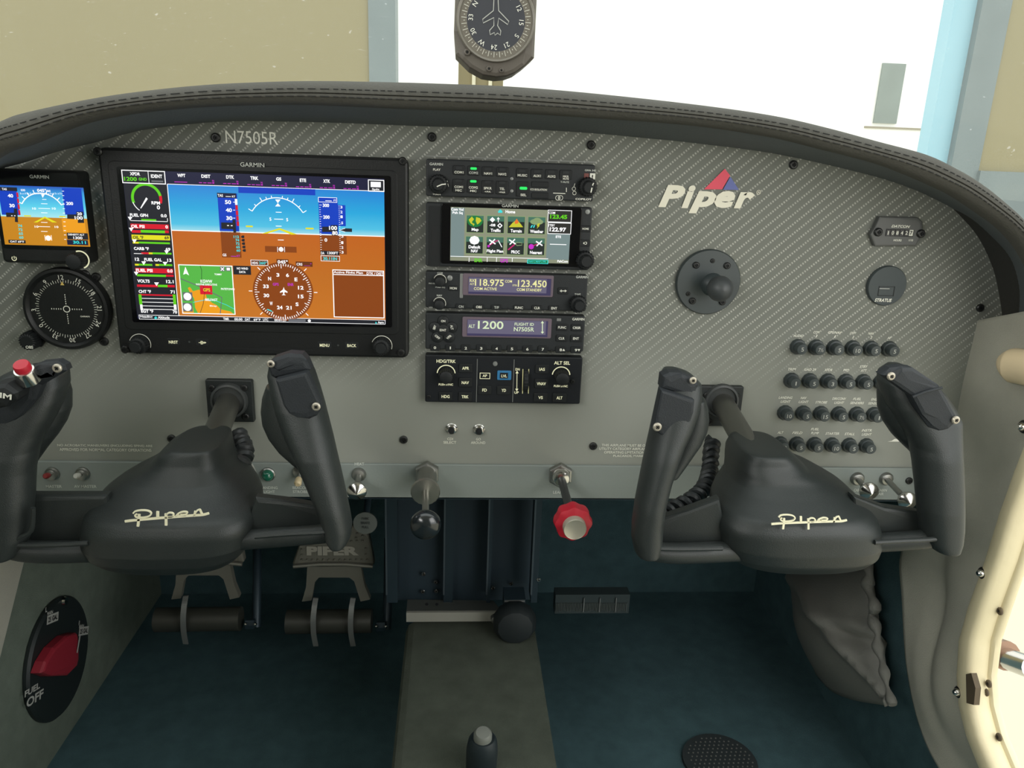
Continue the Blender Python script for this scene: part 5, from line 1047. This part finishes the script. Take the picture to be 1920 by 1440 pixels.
# switch module on the left horn
cap(t, [(8, 735), (20, 712), (48, 692), (72, 682), (104, 679), (118, 687), (122, 697), (74, 725), (62, 752), (40, 780), (8, 806), (-40, 812), (-50, 760)], -.175, .012, .004)
c = at(55, 711, -.176); b = MB(); b.lathe(c, (-.01, -.5, .86), [(0, .0088), (.009, .0077), (.0105, .0070), (.011, .005)], 28); o = b.build('button_collar', CHR, t, label='chrome button collar')
b = MB(); b.lathe(c, (-.01, -.5, .86), [(.0095, .0058), (.0148, .0058), (.0162, .0052), (.0166, .0001)], 24); b.build('red_button', RED, t, label='red push button')
b = MB(); a = at(18, 742, -.19); b.prism([at(u, v, -.194) for u, v in [(-20, 726), (8, 722), (30, 738), (28, 752), (12, 764), (-10, 770), (-30, 760)]], (0, .022, 0), bev=.004); o = b.build('trim_rocker', KEY, t)
b = MB(); b.txt3('TRIM', at(-4, 740, -.1945), V((.97, 0, -.2)).normalized(), V((.2, 0, .97)).normalized(), .0042, .019, .03); b.add([at(u, v, -.1945) for u, v in ((13, 743.5), (19.5, 745), (19, 747), (12.5, 745.5))], [(0, 1, 2, 3)]); b.build('rocker_lettering', PRT, o)
screw(t, 108, 690, -.1765, .0035, HSC); screw(t, 23, 724, -.177, .003)
# right yoke
Rhub = [(833, 1380, 1468), (847, 1371, 1484), (863, 1369, 1499), (875, 1368, 1531), (889, 1366, 1557), (901, 1357, 1578), (914, 1349, 1592), (932, 1342, 1611), (955, 1338, 1628), (975, 1337, 1635), (1000, 1341, 1637), (1022, 1352, 1634), (1041, 1370, 1624), (1052, 1392, 1609), (1058, 1425, 1582)]
RhL = [(698, 1250, 1280), (702, 1244, 1298), (715, 1242, 1311), (740, 1236, 1312), (770, 1229, 1306), (800, 1222, 1296), (830, 1215, 1282), (870, 1206, 1268), (900, 1200, 1258), (940, 1192, 1248), (980, 1186, 1242), (1010, 1185, 1240), (1033, 1190, 1234)]
RwL = [(745, 1290, 1320), (765, 1280, 1326), (785, 1270, 1328), (805, 1262, 1325), (830, 1255, 1314), (855, 1250, 1296), (872, 1245, 1284), (890, 1242, 1270)]
RhR = [(689, 1678, 1706), (700, 1656, 1725), (715, 1652, 1745), (735, 1656, 1766), (760, 1666, 1783), (785, 1682, 1796), (810, 1698, 1796), (835, 1710, 1797), (870, 1716, 1799), (910, 1720, 1801), (950, 1724, 1802), (985, 1728, 1801), (1010, 1732, 1797), (1024, 1742, 1790)]
RwR = [(715, 1652, 1680), (740, 1648, 1700), (765, 1648, 1715), (790, 1657, 1725), (815, 1674, 1735), (835, 1694, 1745), (850, 1710, 1752), (868, 1722, 1756)]
t = yoke('right black control yoke in front of the passenger side', Rhub, HP,
    [('grip_horn', RhL, GP), ('thumb_rest', RwL, WP), ('grip_horn', RhR, GP), ('thumb_rest', RwR, WP)],
    [([(1350, 936), (1290, 958), (1236, 976), (1212, 1020), (1230, 1034), (1370, 1040)], -.160, -.15), ([(1600, 930), (1660, 952), (1728, 962), (1770, 1010), (1715, 1026), (1610, 1038)], -.160, -.15)],
    [([(1212, 1027), (1260, 1029), (1310, 1029), (1354, 1028)], -.184, .0022), ([(1640, 1017), (1690, 1014), (1735, 1012), (1768, 1009)], -.184, .0022)],
    [(1352, 751, .0), (1384, 806, -.055), (1410, 852, -.105)], None, (1446.6, 983, .9, .044, -.1905), [[(1430, 1030, -.160, .0095), (1290, 1037, -.170, .0092), (1235, 1035, -.172, .0088), (1210, 1028, -.172, .008)], [(1560, 1022, -.160, .0085), (1700, 1014, -.170, .0085), (1755, 1007, -.172, .0085), (1774, 1001, -.172, .0085)]])
cap(t, [(1240, 732), (1303, 751), (1301, 775), (1292, 800), (1278, 818), (1262, 823), (1242, 818), (1226, 806), (1230, 780)], -.1735, .010)
cap(t, [(1244, 706), (1256, 700), (1280, 701), (1303, 712), (1311, 722), (1304, 747), (1241, 729)], -.164, .014, .003)
screw(t, 1232, 800, -.1775, .0036, HSC); screw(t, 1299, 713, -.1655, .003, HSC)
cap(t, [(1654, 704), (1672, 692), (1693, 689), (1715, 691), (1764, 724), (1796, 782), (1797, 793), (1780, 806), (1762, 812), (1745, 803), (1728, 778), (1710, 744), (1690, 730)], -.178, .011, .0035)
b = MB(); b.tube([at(1711, 744, -.1785), at(1735, 735, -.1795), at(1766, 727, -.1785)], .0012, 8); b.build('cap_crease', YCAP, t)
screw(t, 1670, 705, -.1786, .0034, HSC); screw(t, 1791, 787, -.1786, .0034, HSC)
# shaft bearing plates
for i_, (pts, ctr, scr, w) in enumerate([([(384, 712), (475, 714), (477, 792), (389, 793)], (430, 751), ((397, 727), (458, 727), (397, 780), (461, 781)), 'left'), ([(1312, 724), (1392, 726), (1386, 800), (1314, 802)], (1352, 751), ((1325, 741), (1381, 742), (1330, 790), (1376, 790)), 'right')]):
    a = at(*pts[0], -.006); c_ = at(*pts[2], -.006); t = thing('shaft_bearing_plate', 'square black bearing plate where the %s yoke shaft enters the panel' % w, 'plate', V(((a.x+c_.x)/2, 0, c_.z)), 'yoke bearing plates')
    b = MB(); b.prism(rrect(a, c_, -.006, .0015), (0, .006, 0), bev=.001); b.build('plate', mat('black_plate', (.014, .018, .018), .5), t)
    c_ = at(*ctr, -.006); b = MB(); b.lathe(c_, (0, -1, 0), [(0, .0185), (.004, .0175), (.0045, .0155), (.002, .0145), (.0005, .0001)], 36); b.build('bushing_ring', mat('bushing_black', (.05, .055, .055), .4), t)
    for u, v in scr: screw(t, u, v, -.006, .0034)
# coiled cords
def coil(label, path, rc, rw, turns, wire=None):
    P = spl([at(*p) for p in path], 12); n = turns*12; L_ = [0]
    for i in range(1, len(P)): L_.append(L_[-1]+(P[i]-P[i-1]).length)
    t = thing('coiled_cord', label, 'cord', P[0]); Q = []; x = V((0, 1, 0)).cross(P[1]-P[0]).normalized()
    for k in range(n+1):
        s_ = L_[-1]*k/n; i = max(j for j in range(len(L_)) if L_[j] <= s_+1e-9); i = min(i, len(P)-2)
        f = (s_-L_[i])/max(1e-9, L_[i+1]-L_[i]); p = P[i].lerp(P[i+1], f); d_ = (P[i+1]-P[i]).normalized(); x = (x-d_*x.dot(d_)).normalized(); y = d_.cross(x)
        a_ = 2*pi*k/12; Q.append(p+(x*cos(a_)+y*sin(a_))*rc)
    b = MB(); b.tube(Q, rw, 8); b.build('coil', mat('cord_rubber', (.022, .026, .028), .42), t)
    if wire:
        b = MB(); b.tube(spl([at(*p) for p in wire], 6), .0014, 8); b.build('lead_wire', PRTD, t)
    return t
coil('black coiled cord hanging between the right yoke horn and shaft', [(1337, 826, -.02), (1333, 850, -.04), (1331, 880, -.06), (1322, 912, -.09), (1298, 936, -.11), (1268, 952, -.12), (1236, 966, -.13)], .0052, .0036, 15)
coil('black coiled cord bunched at the left yoke neck', [(444, 812, -.05), (450, 826, -.06), (457, 842, -.075), (455, 862, -.09), (446, 874, -.10)], .0055, .0042, 6, [(466, 866, -.085), (474, 876, -.08), (478, 890, -.075), (476, 904, -.08)])
# ================================================================ compass
t = thing('magnetic_compass', 'grey magnetic compass with white numerals hanging in front of the windshield', 'compass', at(930, 140, .03))
YC = .03; CM = mat('compass_case', (.12, .105, .085), .5, bump=.2)
b = MB(); b.prism([at(u, v, YC) for u, v in [(853, -70), (1008, -70), (1007, 0), (1002, 108), (984, 124), (966, 137), (950, 143), (930, 145), (905, 141), (880, 127), (864, 111), (854, 101), (851, 58), (853, 0)]], (0, .05, 0), bev=.004); b.build('case', CM, t)
c = at(930, 38, YC); b = MB(); b.lathe(c, (0, -1, 0), [(-.01, .0368), (.002, .0368), (.0035, .0358), (.0028, .0342), (.0015, .0338), (.001, .0001)], 60); b.build('bezel_ring', mat('compass_ring', (.17, .155, .125), .35, bump=.1), t)
kx = (at(931, 38, YC)-c).length; cf = c+V((0, -.0014, 0))
b = MB(); b.lathe(cf, (0, -1, 0), [(-.002, .0335), (0, .0335)], 48, smooth=False); b.build('dial_face', mat('compass_face', (.055, .058, .068), .35), t)
def pc(a_, r): return cf+V((cos(RD(a_))*r, -.0006, sin(RD(a_))*r))
b = MB()
for k in range(72):
    a_ = k*5-2; L_ = .0026 if k % 2 else .0052; r0 = .0272+(.0016 if k % 2 else 0)
    b.add([pc(a_-.35, r0), pc(a_-.35, .0322 if not k % 2 else .0302), pc(a_+.35, .0322 if not k % 2 else .0302), pc(a_+.35, r0)], [(0, 1, 2, 3)])
for k, s_ in enumerate(('S', '21', '24', 'W', '30', '33', 'N', '3', '6', 'E', '12', '15')):
    a_ = {0: -33, 1: -64, 2: -93}.get(k, -93-(k-2)*30); a_ = -33-k*30
    o = pc(a_, .0235); ey = V((cos(RD(a_)), 0, sin(RD(a_)))); ex = V((sin(RD(a_)), 0, -cos(RD(a_))))
    b.txt3(s_, o, ex, ey, .0042, None, .0)
b.build('compass_markings', PRT, t)
b = MB()
U = [(930, -15), (934, 0), (935, 20), (954, 40), (952, 46), (935, 34), (933, 48), (939, 58), (938, 66), (933, 62), (928, 66), (927, 61), (919, 65), (918, 57), (926, 48), (926, 33), (906, 43), (905, 36), (925, 20), (926, 0), (930, -15)]
b.line(U, YC-.0022, 1.5); b.build('aircraft_outline', PRTD, t)
screw(t, 917, 129, YC-.0005, .0028, CM); screw(t, 940, 132, YC-.0005, .0022, CM); screw(t, 876, 98, YC-.0005, .0032, CM)
t = thing('windshield_brace', 'tan windshield centre brace strip behind the hanging compass', 'brace', at(900, 156, .22))
b = MB(); p0 = at(859, 165, .20); p1 = at(943, 165, .20); b.box((p0.x, .20, p0.z-.03), (p1.x, .212, .20)); b.build('brace_strip', mat('tan_brace', (.3, .26, .14), .5, vary=.2, bscale=200), t)
for u in (885, 916): b = MB(); x = at(u, 150, .199).x; b.box((x, .197, p0.z-.03), (x+.004, .2, .19)); b.build('brace_rib', CRM, t)
# ================================================================ under the panel
b = MB(); b.prism([(XL-.004, .02, ZB-.005), (.87, .02, ZB-.005), (.87, .47, ZB+.05), (XL-.004, .47, ZB+.05)], (0, 0, .01)); b.build('subpanel_shelf', DARKM, IP)
# rack ribs
t = thing('radio_rack', 'dark radio rack frames hanging under the middle of the panel', 'rack', at(850, 1120, .17))
for u0, u1, Y in ((724, 745, .16), (833, 850, .18), (915, 922, .17), (1000, 1012, .15)):
    a = at(u0, 1030, Y); c_ = at(u1, 1030, Y); b = MB(); b.box((a.x, Y, at(u0, 1130, Y).z), (c_.x, Y+.03, ZB-.008)); b.build('rack_frame', DARKM, t)
    b = MB(); b.box((a.x-.001, Y-.001, at(u0, 1115, Y).z), (a.x+.0012, Y+.001, ZB-.008)); b.build('frame_edge', mat('worn_frame_edge', (.1, .13, .15), .4, .5), t)
a = at(735, 1030, .2); c_ = at(1010, 1030, .2); b = MB(); b.box((a.x, .20, at(870, 1125, .2).z), (c_.x, .21, ZB-.008)); b.build('rack_back', mat('rack_back', (.02, .038, .052), .6), t)
for u, v in ((794, 1076), (817, 1091), (793, 1109), (818, 1108), (924, 1102), (958, 1094), (1010, 1087)): screw(t, u, v, .195 if u < 1000 else .15, .003, CHR)
# tunnel
Yt = .15; ZT = at(880, 1165, Yt).z
a = at(763, 1163, Yt); c_ = at(1000, 1166, Yt)
TC = mat('tunnel_carpet', (.085, .098, .078), .95, bump=1.2, bscale=900, vary=.3, spec=.1)
b = MB(); b.prism([(a.x, -1.6, ZT), (a.x, Yt, ZT), (a.x-.012, Yt, FZ), (a.x-.012, -1.6, FZ)][::-1], (c_.x-a.x, 0, 0), bev=.01); tag(b.build('center_tunnel', TC, None, label='dark carpeted centre tunnel running back from under the rack'), cat='tunnel')
t = thing('cross_bracket', 'light grey metal bracket across the tunnel top', 'bracket', at(850, 1164, .14))
GB_ = mat('grey_bracket_paint', (.15, .16, .145), .5, vary=.12, bscale=300)
a = at(762, 1145, .14); c_ = at(940, 1145, .14); z1 = at(850, 1146, .14).z; z0 = at(850, 1163, .14).z
b = MB(); b.box((a.x, .137, z0), (c_.x, .141, z1)); b.build('front_lip', mat('bracket_lip', (.30, .30, .26), .5, vary=.2, bscale=300), t)
b = MB(); b.prism([V((a.x, .141, z1)), V((c_.x, .141, z1)), at(925, 1126, .19), at(764, 1124, .19)], (0, 0, -.003)); b.build('shelf', GB_, t)
b = MB(); b.disc(800, 1133, 4, .16); b.build('hole', BLK, t); b = MB(); b.disc(819, 1133, 4, .16); b.build('hole', BLK, t)
t = thing('trim_wheel', 'round black knob under a small dark bracket at the tunnel top', 'knob', at(965, 1190, .11))
c_ = at(965, 1168, .11); b = MB(); r = .027; b.lathe(c_+V((0, .022, 0)), (0, -1, 0), [(0, .012), (.006, .022), (.014, .0275), (.026, .0275), (.034, .022), (.037, .012), (.0375, .0001)], 36, star=.02, nst=12); b.build('wheel', mat('black_rubber_knob', (.009, .014, .016), .6), t)
b = MB(); b.rect(945, 1124, 985, 1150, .125, .03); b.build('bracket', DARKM, t); b = MB(); b.rect(946, 1126, 984, 1129, .1235, .001); b.build('bracket_edge', SIL, t)
b = MB(); b.lathe(at(928, 1157, .13), (0, -1, 0), [(0, .006), (.008, .006), (.009, .004)], 6); b.build('bolt', STL, t)
# flap lever
t = thing('flap_lever', 'dark flap lever with a grey thumb button at bottom centre', 'lever', at(905, 1440, -.1))
p = at(905, 1384, -.12); b = MB(); b.tube([p+V((0, .015, -.06)), p+V((0, .004, -.018)), p+V((0, .0, -.004)), p], [.0155, .016, .0145, .012], 24); b.build('grip', mat('lever_grip', (.012, .02, .024), .5), t)
b = MB(); b.lathe(p+V((0, 0, -.002)), (0, -.25, .97), [(0, .0092), (.009, .0092), (.012, .007), (.0125, .0001)], 24); b.build('thumb_button', mat('grey_button', (.16, .17, .15), .45), t)
b = MB(); b.tube([p+V((0, .02, -.06)), p+V((0, .12, -.12))], .012, 16); b.build('arm', DARKM, t)
# rudder pedals
PD = mat('pedal_casting', (.15, .148, .12), .55, .2, vary=.2, bscale=200); STRP = mat('strap_metal', (.2, .21, .2), .5, .3)
def pedal(label, du, dv, full, straps):
    Yp = .2
    def A_(u, v, Y=Yp): return at(u+du, v+dv, Y)
    t = thing('rudder_pedal', label, 'rudder pedal', A_(625, 1180))
    b = MB(); b.prism([A_(u, v) for u, v in [(560, 1023), (600, 1017), (640, 1010), (655, 990), (668, 984), (684, 988), (692, 1008), (698, 1035), (702, 1058), (697, 1063), (625, 1059), (552, 1064), (548, 1058)]], (0, .012, 0), bev=.003); pd_ = b.build('pad', PD, t)
    b = MB(); b.txt3('PIPER', A_(624, 1033, Yp-.0012), V((1, 0, .0)), V((0, 0, 1)), .0135, .07, .06); b.build('pad_lettering', mat('cast_letters', (.32, .31, .26), .5), pd_)
    b = MB()
    for k in range(13): b.lathe(A_(566+k*10.2, 1049, Yp), (0, -1, 0), [(0, .0018), (.002, .0012)], 8)
    for k in range(9): b.lathe(A_(598+k*10.2, 1018-k*.6, Yp), (0, -1, 0), [(0, .0018), (.002, .0012)], 8)
    for u, v in ((566, 1030), (566, 1040), (686, 1028), (686, 1039), (670, 1000), (680, 1004), (668, 1008)): b.lathe(A_(u, v, Yp), (0, -1, 0), [(0, .0018), (.002, .0012)], 8)
    b.build('grip_studs', PD, pd_, kind='stuff')
    b = MB(); b.tube([A_(550, 1062, Yp-.003), A_(600, 1058, Yp-.003), A_(650, 1058, Yp-.003), A_(699, 1062, Yp-.003)], .0028, 8); b.build('pad_rim', mat('worn_rim', (.2, .2, .17), .4, .5), pd_)
    b = MB(); b.prism([A_(u, v) for u, v in [(576, 1063), (676, 1062), (684, 1100), (694, 1124), (676, 1128), (664, 1090), (655, 1083), (598, 1083), (590, 1092), (584, 1126), (566, 1128), (574, 1100)]][::1], (0, .01, 0), bev=0); b.build('pedal_arm', PD, t)
    p0 = A_(538, 1166); p1 = A_(697, 1164); b = MB(); b.tube([p0, p0.lerp(p1, .5), p1], .0165, 20); b.build('cross_tube', mat('tube_paint', (.04, .042, .034), .5, .2), t)
    for us in straps:
        b = MB(); b.ribbon(spl([A_(us+3, 1122, Yp-.012), A_(us, 1140, Yp-.022), A_(us-2, 1165, Yp-.026), A_(us-1, 1190, Yp-.02), A_(us+3, 1212, Yp-.01)], 5), .0035, V((0, -1, 0)), None, .002); b.build('strap', STRP, t)
    b = MB(); b.lathe(A_(706, 1174), (1, 0, 0), [(0, .007), (.012, .007)], 6); b.build('clevis_bolt', DARKM, t)
    for u in (706, 724): b = MB(); b.lathe(A_(u, 1174, Yp-.01), (0, -1, 0), [(0, .0025), (.002, .002), (.003, .0003)], 10); b.build('cotter_pin', CHR, t)
    b = MB(); b.tube([A_(726, 1180, Yp+.01), A_(727, 1100, Yp+.04), A_(728, 1010, Yp+.1)], .006, 10); b.build('push_rod', DARKM, t)
    return t
pedal('rudder pedal with raised maker lettering right of the left yoke hub', 0, 0, True, (589, 659))
pedal('rudder pedal half hidden below the left yoke hub', -245, -4, False, (346,+590))
t = thing('round_placard', 'small round grey metal placard beside the lower left yoke horn', 'placard', at(685, 995, .05)); c_ = at(685, 980, .05)
b = MB(); b.lathe(c_, (0, -1, 0), [(0, .0135), (.0015, .0135), (.002, .0001)], 30); b.build('plate', mat('dull_aluminium', (.13, .145, .135), .5, .3), t)
for k, s_ in enumerate(('PARK', 'BRAKE', 'PULL')): b = MB(); b.tx(s_, 685, 972.5+k*8, 4.6, (14, 17, 13)[k], .0475); b.build('placard_lettering', mat('dark_etch', (.03, .035, .035), .6), t)
b = MB(); b.tube([c_+V((0, .002, 0)), c_+V((0, .1, .05))], .004, 10); b.build('pull_rod', DARKM, t)
# right footwell
t = thing('ribbed_pedal_bar', 'dark ribbed foot bar in the right footwell beside the tunnel', 'foot bar', at(1110, 1150, .2))
b = MB(); b.rect(1041, 1115, 1180, 1150, .21, .02); b.build('bar', mat('foot_bar', (.03, .045, .047), .6), t)
b = MB()
for k in range(46): x = 1043+k*2.9; b.rect(x, 1131, x+1.4, 1146+math.sin(k)*1.5, .2085, .002)
b.build('ribs', mat('foot_bar_ribs', (.075, .09, .085), .6), t, kind='stuff')
for u in (1094, 1124, 1154): b = MB(); b.rect(u, 1122, u+1.5, 1148, .207, .002); b.build('spring', SIL, t)
t = thing('map_pocket', 'sagging grey vinyl map pocket on the right footwell side wall', 'pocket', at(1590, 1320, .2))
def pocket():
    T = [at(u, v, .872, 0) for u, v in [(1482, 1060), (1520, 1056), (1560, 1052), (1600, 1049), (1632, 1052)]]
    Bt = [at(u, v, .866, 0) for u, v in [(1530, 1262), (1562, 1294), (1600, 1310), (1640, 1318), (1673, 1323)]]
    A_ = spl(T, 6); B_ = spl(Bt, 6); n = 24; m = len(A_); vs = []
    for j in range(n+1):
        f = j/n
        for i in range(m):
            s_ = i/(m-1); p = A_[i].lerp(B_[i], f); bul = .045*sin(pi*min(1, f*.98))*sin(pi*s_)**.6
            d1 = f-(.12+.85*s_*s_); fold = .016*math.exp(-(d1**2)/.006)+.010*math.exp(-((f-.28-.22*s_)**2)/.002)*s_-.010*math.exp(-((f-.36-.22*s_)**2)/.002)*s_
            vs.append(p+V((-bul-fold, -fold*.6, fold*.4)))
    b = MB(); b.add(vs, [(j*m+i, j*m+i+1, j*m+m+i+1, j*m+m+i) for j in range(n) for i in range(m-1)], smooth=True)
    b.build('pouch', mat('pocket_vinyl', (.2, .2, .18), .6, bump=.5, bscale=500, spec=.3), t, solid=.003)
    Q = [(1618, 1040), (1630, 1075), (1627, 1100), (1640, 1135), (1634, 1155), (1645, 1185), (1646, 1215), (1656, 1250), (1663, 1285), (1674, 1322)]
    P = spl([at(u, v, .858-.002*k, 0) for k, (u, v) in enumerate(Q)], 5)
    b = MB(); b.tube(P, [.0075+.0022*sin(i*.9)-.00008*i for i in range(len(P))], 12); b.build('elastic_hem', mat('pocket_vinyl', None), t)
pocket()
t = thing('speckle_patch', 'dark studded patch for a speckled carpet highlight at the bottom right of the footwell', 'mat', at(1350, 1440, FZ, 2))
P = at(1350, 1425, FZ+.004, 2); b = MB(); b.lathe(P, (0, 0, 1), [(-.006, .05), (0, .049), (.0005, .0001)], 36); b.build('speckle_base', mat('speckle_base', (.02, .028, .03), .8), t)
b = MB()
for i in range(-6, 7):
    for j in range(-6, 7):
        q = P+V((i*.0065+(j % 2)*.003, j*.0065, .0006))
        if (q-P).length < .043: b.lathe(q, (0, 0, 1), [(0, .0012), (.0008, .0009)], 6)
b.build('speckle_studs', mat('speckle_studs', (.12, .12, .11), .5), t, kind='stuff')  # pale studs put in for the speckled highlight on the carpet
# ================================================================ fuel selector on the left kick wall
XF = XL-.004
t = thing('fuel_selector', 'dark oval fuel selector with a red lever on the left kick wall', 'fuel selector', at(105, 1350, XF, 0))
c_ = at(104, 1233, XF, 0); b = MB(); b.lathe(c_, (1, 0, 0), [(0, .077), (.004, .077), (.007, .074), (.007, .0001)], 56); b.build('dial_plate', mat('selector_black', (.012, .018, .018), .55), t)
Xs = XF+.0076; b = MB(); b.prism([at(u, v, XF+.022, 0) for u, v in [(147, 1186), (150, 1200), (151, 1235), (147, 1250), (132, 1266), (98, 1268), (80, 1262), (88, 1240), (104, 1214), (128, 1192)]], (-.014, 0, 0), bev=.004); lv = b.build('lever', mat('selector_red', (.30, .02, .035), .45), t)
b = MB(); b.lathe(c_+V((.006, 0, 0)), (1, 0, 0), [(0, .02), (.006, .018), (.01, .012)], 24); b.build('pivot', KEY, t)
b = MB(); P = [at(150, 1192, XF+.0235, 0), at(147, 1210, XF+.0235, 0), at(144.5, 1224, XF+.0235, 0)]; b.ribbon(P, .0016, V((1, 0, 0))); b.build('pointer_line', PRTD, lv)
def side(s_, u, v, h, w, rot, m=PRTD, nm='dial_lettering'):
    o = at(u, v, Xs, 0); r = RD(rot); ex = V((0, cos(r), sin(r))); ey = V((0, -sin(r), cos(r))); b = MB(); b.txt3(s_, o, ex, ey, h, w, .03); b.build(nm, m, t)
side('FUEL', 61, 1293, .0075, .034, -20); side('OFF', 66, 1309, .011, .038, -20)
side('L', 87, 1143, .006, .004, -22); side('MAIN', 94, 1149, .0045, .014, -22); side('R', 149, 1168, .006, .004, -30); side('MAIN', 153, 1174, .0045, .014, -30)
for (u, v, rot, s_) in ((99, 1159, -22, '25 GAL'), (157, 1183, -30, '25 GAL')):
    o = at(u, v, Xs, 0); r = RD(rot); ex = V((0, cos(r), sin(r))); ey = V((0, -sin(r), cos(r))); b = MB(); b.add([o+ex*x+ey*y for x, y in ((-.014, -.0055), (.014, -.0055), (.014, .0055), (-.014, .0055))], [(0, 1, 2, 3)]); o2 = b.build('capacity_label', PRTD, t, label='white capacity label')
    b = MB(); b.txt3(s_, o+V((.0004, 0, 0)), ex, ey, .0065, .023, .03); b.build('label_lettering', BLK, o2)
c_ = at(120, 1127, Xs, 0); b = MB(); b.lathe(c_, (1, 0, 0), [(0, .006), (.003, .005), (.004, .0005)], 14); b.build('plate_screw', CHR, t)
